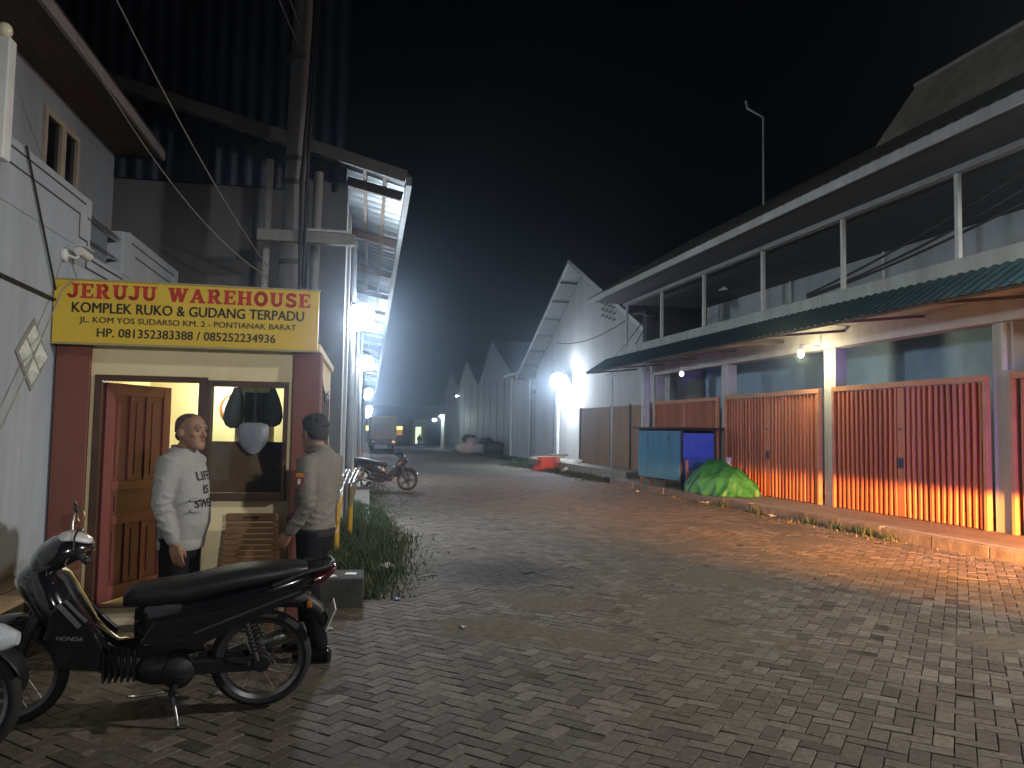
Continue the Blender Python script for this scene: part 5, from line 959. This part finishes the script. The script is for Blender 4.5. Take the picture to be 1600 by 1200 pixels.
def officer():
    m_sh = M('uniform_shirt', (0.185, 0.168, 0.148), (0.145, 0.132, 0.116), 9, 0.8, bump=0.2, bs=60); m_tr = M('uniform_trousers', (0.008, 0.008, 0.011), None, 8, 0.9, spec=0.2)
    torso = [(0.84, 0, -0.005, 0.160, 0.115), (0.92, 0, 0.0, 0.158, 0.125), (1.00, 0, 0.006, 0.155, 0.128), (1.10, 0, 0.002, 0.165, 0.125), (1.20, 0, -0.006, 0.182, 0.125), (1.30, 0, -0.018, 0.192, 0.118), (1.36, 0, -0.028, 0.180, 0.102), (1.42, 0, -0.035, 0.125, 0.075), (1.45, 0, -0.035, 0.075, 0.062)]
    # faces local +y; the camera sees his left side (local -x)
    arms = [dict(sh=(-0.20, -0.03, 1.36), el=(-0.245, -0.085, 1.075), wr=(-0.235, 0.075, 0.87), hd=(0.05, 0.62, -0.80), palm=(1, 0.1, 0), thumb=(0, 0.7, 0.6), curl=0.75),
            dict(sh=(0.20, -0.03, 1.36), el=(0.255, 0.0, 1.08), wr=(0.20, 0.20, 0.95), hd=(-0.2, 0.9, -0.35), palm=(-1, 0, 0), thumb=(0, 0.4, 1), curl=0.7)]
    legs = [[(-0.09, -0.01, 0.88), (-0.095, -0.02, 0.64), (-0.10, -0.03, 0.46), (-0.10, -0.085, 0.28), (-0.10, -0.13, 0.09)], [(0.09, 0.0, 0.88), (0.10, 0.06, 0.64), (0.10, 0.11, 0.46), (0.10, 0.10, 0.28), (0.10, 0.09, 0.09)]]
    def hair():
        h = MB(); h.vloft([(0.075, 0, -0.062, 0.060, 0.045), (0.11, 0, -0.045, 0.080, 0.070), (0.145, 0, -0.025, 0.087, 0.090), (0.18, 0, -0.010, 0.088, 0.102), (0.21, 0, -0.004, 0.080, 0.098), (0.235, 0, -0.004, 0.060, 0.075), (0.25, 0, -0.006, 0.025, 0.03)], 26, 2.1)
        rg = random.Random(3)
        for k in range(70):
            a = rg.uniform(0, 2*PI); b_ = rg.uniform(0.1, 1.25); x, y, z = 0.082*math.cos(a)*math.cos(b_), -0.012+0.098*math.sin(a)*math.cos(b_), 0.165+0.078*math.sin(b_)
            if y > 0.06 and z < 0.19: continue
            h.ell((x, y, z), rg.uniform(0.012, 0.02), 8, 6)
        return h
    t, T = person('police officer in grey brown shirt and dark trousers at the kiosk corner', (-0.035, 5.66, 0.0), 0, SKIN, HAIRB,
               dict(head=(0, 0.03, 1.435), yaw=-0.42, nod=-0.02, neck=(0, -0.025, 1.43), torso=torso, arms=arms, legs=legs, hair=hair, hsm=1))
    t.scale = (0.94, 0.94, 1.0); f = Vector((-0.86, 0.51)); t.rotation_euler = (0, 0, math.atan2(f.y, f.x)-PI/2)
    s = MB(); s.vloft([(z, x, y, a+0.012, b+0.012) for z, x, y, a, b in torso], 28)
    for q in arms:
        sh, el, wr = Vector(q['sh']), Vector(q['el']), Vector(q['wr']); s.tube([sh.lerp(Vector((0, -0.03, 1.37)), 0.4), sh, sh.lerp(el, 0.5), el, el.lerp(wr, 0.55), el.lerp(wr, 0.86)], [0.07, 0.074, 0.064, 0.056, 0.049, 0.045], 16, True)
        for k in range(8):
            c = (sh.lerp(el, 0.25+k*0.16) if k < 5 else el.lerp(wr, (k-4)*0.2)); r = 0.065-0.0018*k; a0 = random.uniform(0, 6)
            s.tube([c+Vector((math.cos(a0+j*0.5)*r, math.sin(a0+j*0.5)*r, 0.012*math.sin(j*0.9+k))) for j in range(6)], 0.0105, 8, True)
    for k in range(9):
        z = 0.90+0.035*k; a0 = random.uniform(2.6, 4.8)
        s.tube([(0.172*math.cos(a0+j*0.18), 0.136*math.sin(a0+j*0.18), z+0.02*math.sin(j*0.8+k)+j*0.006) for j in range(6)], 0.0105, 8, True)
    fused(s, 'shirt', m_sh, t, 0.008, 4)
    MB().vloft([(1.425, 0, -0.03, 0.085, 0.078), (1.45, 0, -0.028, 0.077, 0.072), (1.475, 0, -0.025, 0.070, 0.066)], 24).build('collar', m_sh, t, smooth=True)
    MB().vloft([(0.842, 0, -0.004, 0.175, 0.131), (0.895, 0, -0.002, 0.174, 0.137)], 28).build('belt', m_blkp, t, smooth=True)
    bd = M('badge_maroon', (0.20, 0.05, 0.035), None, 5, 0.7); bo = M('badge_orange', (0.60, 0.25, 0.06), None, 5, 0.7)
    pc = Matrix.Translation((-0.290, -0.036, 1.245)) @ Matrix.Rotation(math.radians(12), 4, 'Y')
    MB().prism([(-0.037, 0.05), (0.037, 0.05), (0.037, -0.02), (0.0, -0.06), (-0.037, -0.02)], lambda y, z: (0.0, y, z), lambda y, z: (0.008, y, z)).xf(pc).build('shoulder_patch', bd, t)
    MB().box(-0.0015, -0.0003, -0.034, 0.034, 0.018, 0.046).xf(pc).build('patch_band', bo, t); MB().box(-0.0015, -0.0003, -0.012, 0.012, -0.03, 0.005).xf(pc).build('patch_emblem', m_white, t)
    MB().box(-0.205, -0.12, -0.06, 0.0, 1.428, 1.436).xf(Matrix.Identity(4)).build('epaulette', m_blkp, t); MB().ell((-0.19, -0.03, 1.442), (0.02, 0.016, 0.008), 10, 6).build('epaulette_button', m_chr, t, smooth=True)
    tr = MB().vloft([(0.74, 0, -0.005, 0.160, 0.118), (0.82, 0, -0.003, 0.166, 0.125), (0.88, 0, 0, 0.164, 0.124)], 24)
    for lg in legs: tr.tube(lg, [0.098, 0.094, 0.080, 0.074, 0.066], 16)
    fused(tr, 'trousers', m_tr, t, 0.009, 3)
    for lg in legs:
        a = Vector(lg[-1]); MB().loft([(-0.085, 0, 0.045, 0.028, 0.042), (-0.05, 0, 0.06, 0.042, 0.058), (0.02, 0, 0.055, 0.045, 0.054), (0.10, 0, 0.04, 0.050, 0.038), (0.18, 0, 0.03, 0.045, 0.028), (0.215, 0, 0.022, 0.022, 0.016)], 18).xf(Matrix.Translation((a.x, a.y, 0.0)) @ Matrix.Rotation(PI/2, 4, 'Z')).build('shoe', M('polished_shoe', (0.012, 0.012, 0.012), None, 6, 0.2), t, smooth=True)
officer()
# ------------------------------------------------------------------ blue street stall cabinet
ST = thing('stall_cabinet', 'blue wooden street stall cabinet with plank doors beside the green tarpaulin', 'cabinet', (8.95, 18.2, 0.17), 0.06)
m_teal = M('teal_plank', (0.07, 0.25, 0.40), (0.05, 0.19, 0.31), 5, 0.7, bump=0.2, bs=30, dirt=0.4, dirtc=(0.06, 0.12, 0.17), streak=True)
m_blu = M('blue_board', (0.07, 0.14, 0.75), (0.055, 0.11, 0.62), 4, 0.6, bump=0.1, dirt=0.3, dirtc=(0.04, 0.07, 0.25))
m_dkw = M('dark_stall_wood', (0.055, 0.035, 0.028), (0.035, 0.024, 0.02), 6, 0.8, bump=0.3)
for k, (a, b) in enumerate(((0.02, 0.60), (0.61, 1.19), (1.20, 1.78), (1.79, 2.36))):
    MB().box(-0.025, -0.001, a, b, 0.22, 1.50).build('plank_door', m_teal, ST, bevel=0.004)
for y in (0.60, 1.78): MB().box(-0.035, -0.026, y-0.04, y+0.05, 1.22, 1.36).build('hinge', m_lock, ST)
MB().tube([(-0.04, 1.18, 0.62), (-0.026, 1.18, 0.62)], 0.025, 10).build('padlock', m_chr, ST, smooth=True)
fr = MB().box(0.0, 1.05, 0.0, 2.40, 1.52, 1.56).box(0.0, 1.05, 2.33, 2.38, 0.2, 1.519).box(0.95, 1.0, 0.06, 2.329, 0.2, 1.519).box(0.02, 0.949, 0.06, 2.329, 0.2, 0.24)
for x in (0.0, 0.97): fr.box(x, x+0.06, 0.0, 0.055, 0.0, 1.519)
fr.build('carcass', m_dkw, ST)
MB().box(-0.14, 1.22, -0.14, 2.50, 1.561, 1.60).build('roof_board', m_dkw, ST, bevel=0.006)
MB().box(0.065, 0.965, -0.004, 0.02, 0.82, 1.45).build('end_board', m_blu, ST, bevel=0.004)
MB().box(0.09, 0.965, 0.022, 0.04, 0.15, 0.815).build('lower_board', m_blu, ST)
lg = MB()
for y in (0.05, 0.8, 1.6, 2.3): lg.box(0.0, 0.05, y, y+0.05, 0, 0.199)
lg.build('leg', m_dkw, ST)
CRT = thing('bench_frame', 'small reddish wooden frame standing at the end of the blue cabinet', 'stand', (9.0, 18.0, 0.17))
b = MB().box(-0.02, 0.03, -0.05, 0, 0, 0.78).box(0.34, 0.38, -0.05, 0, 0, 0.5).box(0.031, 0.339, -0.045, -0.005, 0.20, 0.27).box(0.031, 0.339, -0.045, -0.005, 0.46, 0.5)
for k in range(4): b.box(0.07+k*0.07, 0.085+k*0.07, -0.03, -0.015, 0.271, 0.459)
b.build('frame', M('red_wood', (0.34, 0.16, 0.09), (0.25, 0.11, 0.06), 5, 0.7), CRT)
# ------------------------------------------------------------------ green tarpaulin over something parked on the pavement
def tarpaulin():
    m = M('green_tarpaulin', (0.03, 0.20, 0.055), (0.022, 0.14, 0.045), 3, 0.5, bump=0.8, bs=9)
    rg = random.Random(5); n = 120; rows = 46; V = []; ph = [rg.uniform(0, 6.28) for _ in range(16)]
    def ridge(t): return 1-abs(math.sin(t))**0.7
    for i in range(rows+1):
        q = i/rows
        for k in range(n):
            a = 2*PI*k/n; c, s_ = math.cos(a), math.sin(a); ex = 2.6; sx = math.copysign(abs(c)**(2/ex), c); sy = math.copysign(abs(s_)**(2/ex), s_)
            if q < 0.40:                                  # sagging top over the load
                r = q/0.40; x = 0.30*sx*r; y = 0.80*sy*r; d = 0.0; edge = r**2
            else:
                d = min(1.0, (q-0.40)/0.60); edge = 1.0; x = sx*(0.30+0.34*d**0.75); y = sy*(0.80+0.30*d**0.8)
            fold = d*(0.10*ridge(a*3.5+ph[0]+1.6*d)+0.075*ridge(a*6+ph[1]-2.2*d)+0.045*ridge(a*11+ph[2]+3*d))-0.07*d
            x += sx*fold; y += sy*fold*1.3
            top = 0.66+0.15*math.exp(-((y-0.30)/0.34)**2)+0.05*math.exp(-((y+0.45)/0.25)**2)-0.10*max(0, -y)
            z = top-0.11*edge*(r**2 if d == 0 else 1)
            if d > 0: z *= (1-d)**(0.85+0.35*math.sin(a*2+ph[3]))
            z += (1-d)*(0.055*ridge(x*7+y*4+ph[4])+0.045*ridge(y*9-x*5+ph[5])+0.03*ridge(x*17+y*11+ph[6]))-0.045*(1-d)
            if 0.3 < d < 0.55: z += 0.02*math.sin(a*7+ph[7])
            V.append((x, y, max(z, 0.006+0.01*ridge(a*9+ph[8]))))
    F = [(i*n+k, i*n+(k+1) % n, (i+1)*n+(k+1) % n, (i+1)*n+k) for i in range(rows) for k in range(n)]
    F += [tuple(range(rows*n, rows*n+n))]
    # rope line round the load
    o = MB().add(V, F).build('tarpaulin', m, None, smooth=True, loc=(9.38, 16.92, 0.17), rz=0.05)
    tag(o, 'crumpled green tarpaulin draped over a load beside the blue cabinet', 'tarpaulin')
    sb_ = MB(); sb_.sheet((-0.25, -1.10, 0.012), (0.45, 0, 0), (0, 0.25, 0.05), 10, 6, lambda a, b: 0.02*math.sin(a*9+b*7), 0.004); sb_.build('loose_corner', m, o)
tarpaulin()
for (x, y, z, s, lb, mm) in ((9.92, 17.55, 0.17, 1.0, 'white plastic bottle crate behind the green tarpaulin', m_white),):
    t = thing('bottle_bag', 'pale plastic bag standing between the green tarpaulin and the gate', 'bag', (x, y, z))
    MB().vloft([(0, 0, 0, 0.08, 0.07), (0.25, 0, 0, 0.12, 0.10), (0.55, 0.01, 0, 0.11, 0.09), (0.72, 0.02, 0, 0.05, 0.04), (0.82, 0.03, 0, 0.09, 0.05), (0.86, 0.03, 0, 0.06, 0.03)], 18).build('sack', M('pale_bag', (0.6, 0.6, 0.62), None, 8, 0.5, bump=0.4, bs=20), t, smooth=True)
# ------------------------------------------------------------------ heap by the shed: red crates, boards
RC = (9.0, 30.6, -0.01)
m_redc = M('red_crate', (0.50, 0.07, 0.04), (0.38, 0.05, 0.03), 4, 0.5)
def crate(x, y, z, rz, label, w=0.62, d=0.42, h=0.30, m=m_redc):
    t = thing('plastic_crate', label, 'crate', (x, y, z), rz, 'red crates by the shed'); b = MB()
    for k in range(4):
        z0 = k*h/4; hh = h/4-0.018
        b.box(-w/2, w/2, -d/2, -d/2+0.015, z0, z0+hh); b.box(-w/2, w/2, d/2-0.015, d/2, z0, z0+hh); b.box(-w/2, -w/2+0.015, -d/2+0.016, d/2-0.016, z0, z0+hh); b.box(w/2-0.015, w/2, -d/2+0.016, d/2-0.016, z0, z0+hh)
    b.build('sides', m, t); p = MB()
    for x_ in (-w/2-0.008, w/2-0.022):
        for y_ in (-d/2-0.008, d/2-0.022): p.box(x_, x_+0.03, y_, y_+0.03, 0, h)
    p.build('corner_posts', m, t); MB().box(-w/2+0.016, w/2-0.016, -d/2+0.016, d/2-0.016, 0.005, 0.02).build('base', m, t)
crate(9.0, 30.4, -0.03, 0.1, 'red plastic crate at the bottom of the heap by the shed', 0.85, 0.5, 0.28); crate(9.05, 30.45, 0.255, 0.05, 'red plastic crate on top of another in the heap by the shed', 0.8, 0.5, 0.28); crate(8.55, 30.1, -0.03, 0.5, 'small red crate on the ground in front of the heap', 0.35, 0.3, 0.25)
tag(MB().box(-0.75, 0.55, -0.3, 0.35, 0, 0.035).build('board_top', m_wood, loc=(9.1, 30.5, 0.54), rz=0.1), 'wide plank lying on the red crates', 'plank')
tag(MB().box(-0.05, 0.75, -0.2, 0.2, 0, 0.06).build('flat_carton', M('grey_carton', (0.30, 0.24, 0.18)), loc=(9.2, 30.7, 0.60), rz=0.3), 'flattened carton on the plank over the red crates', 'carton')
for k, (x, y, a, lb) in enumerate(((9.55, 28.9, 0.7, 'pale broken foam board leaning beside the red crates'), (9.75, 29.4, 0.5, 'second pale foam board, just behind the first, by the red crates'), (9.9, 28.7, 0.25, 'pale foam strip lying on the ground by the red crates'))):
    o = MB().box(-0.5, 0.5, -0.12, 0.12, 0, 0.05).build('foam_board', M('foam', (0.6, 0.56, 0.45), None, 4, 0.8), loc=(x, y, 0.02+0.22*(k < 2)), rz=0.4*k); o.rotation_euler = (0.15, -0.45 if k < 2 else 0, 0.3+0.2*k); tag(o, lb, 'board')
o = MB().box(-0.02, 0.02, -0.4, 0.4, 0, 0.85).build('plywood_sheet', M('plywood', (0.34, 0.27, 0.20), None, 3, 0.8), loc=(10.6, 30.3, 0.36)); o.rotation_euler = (0.12, 0.35, 0.1); tag(o, 'plywood sheet leaning on the floodlit shed wall', 'board')
# ------------------------------------------------------------------ white sacks by the far sheds
m_sack = M('white_sack', (0.52, 0.50, 0.50), (0.40, 0.39, 0.39), 5, 0.8, bump=0.3, bs=15); m_dsack = M('dark_sack', (0.06, 0.06, 0.06), None, 5, 0.7)
def sack(x, y, z, s, rz, label, m, g):
    s *= 0.8; z *= 0.8; t = MB(); rg = random.Random(int(x*100+y*10)); R = []
    for i in range(1, 10):
        a = PI*i/10; R.append([(s*(0.55*math.sin(a)**0.7*math.cos(2*PI*k/16)*(1+0.08*rg.uniform(-1, 1))), s*(0.42*math.sin(a)**0.7*math.sin(2*PI*k/16)*(1+0.08*rg.uniform(-1, 1))), s*(0.30-0.30*math.cos(a)+0.03*rg.uniform(-1, 1))) for k in range(16)])
    t.rings(R); tag(t.build('sack', m, smooth=True, loc=(x, y, z), rz=rz), label, 'sack', g)
for x, y, z, s, r in ((9.5, 51.5, -0.03, 1.7, 0.1), (10.3, 51.2, -0.03, 1.5, 0.5), (10.9, 51.0, -0.03, 1.5, 0.2), (9.9, 51.6, 0.6, 1.3, 0.9), (11.2, 51.6, -0.03, 1.4, 0.4)): sack(x, y, z, s, r, 'plump white sack in the pile by the far grey sheds', m_sack, 'white sacks by the far sheds')
for x, y, z, s, r in ((9.8, 52.3, 0.9, 1.2, 0.1), (10.9, 51.9, 0.6, 1.3, 0.6), (11.1, 49.6, -0.03, 1.9, 0.1)): sack(x, y, z, s, r, 'dark bag lying on or beside the white sack pile', m_dsack, 'dark bags by the white sacks')
# ------------------------------------------------------------------ far end of the yard
TR = thing('box_truck', 'yellow box truck parked far down the street below the wall lights', 'truck', (4.35, 57.5, -0.02), -0.02)
m_trk = M('truck_yellow', (0.50, 0.42, 0.22), (0.42, 0.35, 0.19), 2, 0.6)
MB().box(-0.95, 0.95, 0, 4.2, 0.85, 2.55).build('cargo_box', m_trk, TR, bevel=0.03)
MB().box(-0.9, 0.9, 0.0, 4.2, 0.45, 0.849).build('chassis', M('truck_dark', (0.05, 0.06, 0.09), None, 4, 0.6), TR)
MB().box(-0.9, 0.9, 4.3, 5.8, 0.45, 2.0).build('cab', m_trk, TR, bevel=0.1)
for x in (-0.75, 0.75):
    for y in (0.8, 5.0): MB().lathe([(0.1, -0.12), (0.38, -0.12), (0.40, 0), (0.38, 0.12), (0.1, 0.12)], (x, y, 0.40), 'X', 20).build('wheel', m_tyre, TR, smooth=True)
    MB().box(x-0.1, x+0.1, -0.02, -0.001, 0.6, 0.72).build('tail_light', m_tail, TR)
FB = thing('far_building', 'long dark building closing the far end of the street with two lit openings', 'building', (0, 92, 0))
m_far = M('far_wall', (0.14, 0.155, 0.18), (0.10, 0.115, 0.135), 0.3, 0.9)
MB().box(-30, 40, 0, 6, -0.03, 4.2).build('wall', m_far, FB); MB().box(-31, 41, -0.6, 6.6, 4.21, 4.5).build('roof', m_roofm, FB)
aw_ = bpy.data.objects.new('lit_window', None); COL.objects.link(aw_); aw_.parent = FB
MB().box(8.05, 9.15, -0.04, -0.001, 1.5, 1.9).build('pane', EM('far_warm_window', (1.0, 0.72, 0.22), 2.2), aw_); MB().box(8.05, 9.15, -0.05, -0.001, 0.85, 1.45).build('lower_pane', EM('far_orange_window', (0.85, 0.42, 0.06), 0.5), aw_)
w3 = bpy.data.objects.new('lit_window', None); COL.objects.link(w3); w3.parent = FB; MB().box(4.45, 5.2, -0.04, -0.001, 1.35, 1.9).build('pane', EM('far_warm_window', (1.0, 0.72, 0.22), 2.2), w3)
GH = thing('gate_hut', 'tiny far guard hut with a bright pale green doorway', 'hut', (10.2, 84.0, 0))
MB().box(-0.7, -0.42, 0, 2.5, -0.03, 2.6).box(0.46, 0.8, 0, 2.5, -0.03, 2.6).box(-0.42, 0.46, 0, 2.5, 1.86, 2.6).box(-0.419, 0.459, 2.3, 2.5, -0.03, 1.859).build('wall', M('hut_wall', (0.28, 0.26, 0.10)), GH)
MB().box(-0.418, 0.458, 2.25, 2.29, 0.0, 1.85).build('lit_room', EM('far_doorway_glow', (0.80, 0.95, 0.60), 1.4), GH)
MB().box(-0.9, 1.0, -0.3, 2.7, 2.61, 2.75).build('roof', m_roofm, GH)
pf = thing('person', 'tiny dark figure seated in the bright far doorway', 'person', (10.2, 83.6, 0))
fb = MB().ell((0, 0, 0.98), (0.10, 0.11, 0.13), 12, 8).vloft([(0.0, 0, 0, 0.22, 0.22), (0.4, 0, 0, 0.24, 0.2), (0.62, 0, 0, 0.23, 0.16), (0.80, 0, 0, 0.18, 0.12), (0.90, 0, 0, 0.06, 0.06)], 16).tube([(0.2, 0, 0.75), (0.26, -0.05, 0.5), (0.15, -0.2, 0.42)], [0.06, 0.05, 0.035], 10, True).tube([(-0.2, 0, 0.75), (-0.26, -0.05, 0.5), (-0.15, -0.2, 0.42)], [0.06, 0.05, 0.035], 10, True)
fused(fb, 'body', M('dark_figure', (0.02, 0.02, 0.02)), pf, 0.02, 2)
LPo = thing('lamp_post', 'white square post with two floodlights in front of the far building', 'lamp post', (9.95, 65.5, 0))
MB().box(-0.12, 0.12, -0.12, 0.12, -0.03, 2.9).build('post', m_white, LPo)
for dx, z, e in ((-0.75, 2.42, 45), (-0.18, 2.72, 45)):
    MB().ell((dx, -0.2, z), (0.17, 0.12, 0.13), 14, 8).build('lamp', EM('far_lamp_glow', (0.88, 1.0, 0.97), 22), LPo, smooth=True)
    MB().bar((dx, -0.15, z), (0, 0, z), 0.04).build('bracket', m_house, LPo); light('lamp_post_light', 'POINT', (dx, -0.45, z-0.1), e, (0.85, 1.0, 0.95), 0.12, LPo)
tag(MB().ell((0, 0, 0), (0.12, 0.1, 0.1), 10, 8).tube([(0, 0, 0), (0.3, 0, 0.05)], 0.03, 6).build('wall_lamp', EM('small_lamp_glow', (0.8, 0.9, 1.0), 5), smooth=True, loc=(11.25, 66.4, 4.55)), 'small lamp at the corner of the second far shed', 'lamp')
# ------------------------------------------------------------------ grass and litter
m_grass = M('grass_blade', (0.042, 0.075, 0.022), (0.026, 0.048, 0.015), 9, 0.7); m_dry = M('dry_grass_blade', (0.24, 0.19, 0.07), (0.16, 0.12, 0.045), 9, 0.8)
def grass(name, n, region, hmin, hmax, m, z=-0.01, label=None):
    rg = np.random.default_rng(len(name)+n); V = []; F = []; c = 0; tries = 0
    while c < n and tries < n*20:
        tries += 1; p = region(rg)
        if p is None: continue
        x, y, q = p; h = rg.uniform(hmin, hmax)*q; a = rg.uniform(0, 2*PI); w = rg.uniform(0.004, 0.008)*(1+h*2); le = rg.uniform(0.1, 0.7)*h; b = rg.uniform(0, 2*PI)
        dx, dy = math.cos(a)*w, math.sin(a)*w; lx, ly = math.cos(b)*le, math.sin(b)*le; k = len(V)
        V += [(x-dx, y-dy, z), (x+dx, y+dy, z), (x+lx*0.4+dx*0.8, y+ly*0.4+dy*0.8, z+h*0.6), (x+lx*0.4-dx*0.8, y+ly*0.4-dy*0.8, z+h*0.6), (x+lx, y+ly, z+h)]
        F += [(k, k+1, k+2, k+3), (k+3, k+2, k+4)]; c += 1
    tag(MB().add(V, F).build(name, m), kind='stuff')
def reg_kiosk(rg):   # thick weeds by the kiosk, thinning over the paving
    y = rg.uniform(7.4, 15.5); wl = 0.0+0.058*(y-6.8); x = wl+abs(rg.normal(0, 0.42)); lim = 0.55+0.75*math.exp(-((y-10.3)/2.6)**2)
    if x-wl > lim*1.2: return None
    return x, y, max(0.25, 1-0.75*(x-wl)/max(0.2, lim))*(0.5+0.5*rg.random())*(1 if y > 8.3 else 0.55)
grass('grass', 20000, reg_kiosk, 0.04, 0.40, m_grass)
grass('grass', 3500, reg_kiosk, 0.05, 0.36, M('straw_blade', (0.12, 0.105, 0.045), (0.07, 0.065, 0.03), 9, 0.8))
def reg_strip(rg):
    y = rg.uniform(8.5, 22.5); x = 8.70-abs(rg.normal(0, 0.22)); d = 0.5+0.5*math.sin(y*1.9)*math.sin(y*0.7+1)
    return (x, y, 0.3+0.7*rg.random()) if rg.random() < max(0.03, d-0.35) else None
grass('grass', 500, reg_strip, 0.01, 0.09, m_dry)
def reg_clump(rg):
    cy = rg.choice([10.9, 11.6, 12.4, 10.5, 15.6, 14.2]); y = cy+rg.normal(0, 0.16); return 8.66+rg.normal(0, 0.06), y, 0.4+0.6*rg.random()
grass('grass', 500, reg_clump, 0.05, 0.24, m_grass)
def reg_shed(rg):
    y = rg.uniform(22.9, 36); x = 9.3-abs(rg.normal(0, 0.35))*(1 if y < 32 else 1.6); return x, y, 0.3+0.7*rg.random()
grass('grass', 9000, reg_shed, 0.05, 0.22, m_grass)
def reg_link(rg): return rg.uniform(9.6, 11.3), rg.uniform(36, 58), 0.3+0.7*rg.random()
grass('grass', 6000, reg_link, 0.06, 0.25, m_grass)
def reg_mid(rg):
    y = rg.uniform(13, 24); return 0.35+0.058*(y-6.8)+abs(rg.normal(0, 0.35)), y, 0.3+0.5*rg.random()
grass('grass', 3000, reg_mid, 0.03, 0.12, m_grass)
m_lit = M('litter_white', (0.6, 0.58, 0.55), None, 6, 0.7)
def litter(x, y, z, s, label, m=m_lit, name='paper_scrap', cat='litter'):
    rg = random.Random(int(x*977+y*131)); V = []; n = 5
    for i in range(n):
        for j in range(n): V.append(((i/(n-1)-0.5)*s+rg.uniform(-.12, .12)*s, (j/(n-1)-0.5)*s*0.7+rg.uniform(-.12, .12)*s, 0.004+rg.uniform(0, 0.35)*s))
    o = MB().add(V, [(i*n+j, i*n+j+1, i*n+n+j+1, i*n+n+j) for i in range(n-1) for j in range(n-1)]).build(name, m, smooth=True, loc=(x, y, z), rz=rg.uniform(0, 3)); so_ = o.modifiers.new('thickness', 'SOLIDIFY'); so_.thickness = 0.002; tag(o, label, cat)
litter(0.72, 7.35, 0.0, 0.07, 'crumpled bright blue wrapper beside the grass near the concrete block', M('blue_wrapper', (0.05, 0.15, 0.65), None, 5, 0.3), 'wrapper')
litter(1.14, 6.20, 0.0, 0.07, 'small white paper scrap alone on the paving right of the officer')
litter(0.10, 6.35, 0.0, 0.05, 'tiny pale scrap on the paving by the officer shoes')
litter(0.75, 8.9, 0.02, 0.16, 'pale paper scrap lying in the grass beside the kiosk')
litter(0.55, 10.2, 0.03, 0.14, 'small pale scrap in the taller grass by the barrier')
litter(8.62, 13.6, 0.0, 0.14, 'white crumpled cup beside the kerb in the headlight glow'); litter(8.58, 16.2, 0.0, 0.22, 'pale crumpled bag at the kerb below the green tarpaulin')
litter(8.35, 19.6, 0.0, 0.12, 'white scrap on the ground at the corner of the blue cabinet'); litter(8.64, 10.4, 0.0, 0.06, 'small pale scrap by the kerb close to the dry weeds')
litter(-0.55, 4.95, 0.0, 0.08, 'white scrap seen through the rear wheel spokes of the black motorcycle')
# loose twigs, leaves and crumbs of mortar on the paving
def crumbs():
    rg = np.random.default_rng(11); mb = MB()
    for k in range(900):
        x = rg.uniform(-3, 8.6); y = rg.uniform(2.6, 12); s = rg.uniform(0.003, 0.011)
        if rg.random() < 0.5: x = rg.choice([rg.normal(-1.2, 0.8), rg.normal(8.3, 0.3), rg.normal(0.6, 0.4)])
        a = rg.uniform(0, 6.28); c, s_ = math.cos(a)*s, math.sin(a)*s; h = s*0.6
        mb.add([(x-c, y-s_, 0.0005), (x+s_*0.7, y-c*0.7, 0.0005), (x+c, y+s_, 0.0005), (x-s_*0.6, y+c*0.6, 0.0005), (x, y, h)], [(0, 1, 4), (1, 2, 4), (2, 3, 4), (3, 0, 4), (3, 2, 1, 0)])
    tag(mb.build('crumbs', M('mortar_crumb', (0.30, 0.27, 0.23), (0.16, 0.13, 0.10), 30, 0.9)), kind='stuff')
crumbs()
# ------------------------------------------------------------------ thin air volume added to imitate the glare round the lamps
hz = MB().box(-40, 45, -18, 105, -1.2, 16).build('glow_haze', bpy.data.materials.new('lamp_glow_haze')); hz['kind'] = 'stuff'
_m = hz.data.materials[0]; _m.use_nodes = True; _N = _m.node_tree.nodes; _N.remove(_N['Principled BSDF'])
_v = _N.new('ShaderNodeVolumePrincipled'); _v.inputs['Color'].default_value = (0.62, 0.78, 1.0, 1); _v.inputs['Density'].default_value = 0.0034; _v.inputs['Anisotropy'].default_value = 0.93
_m.node_tree.links.new(_v.outputs[0], _N['Material Output'].inputs['Volume'])
SC.cycles.volume_bounces = 0
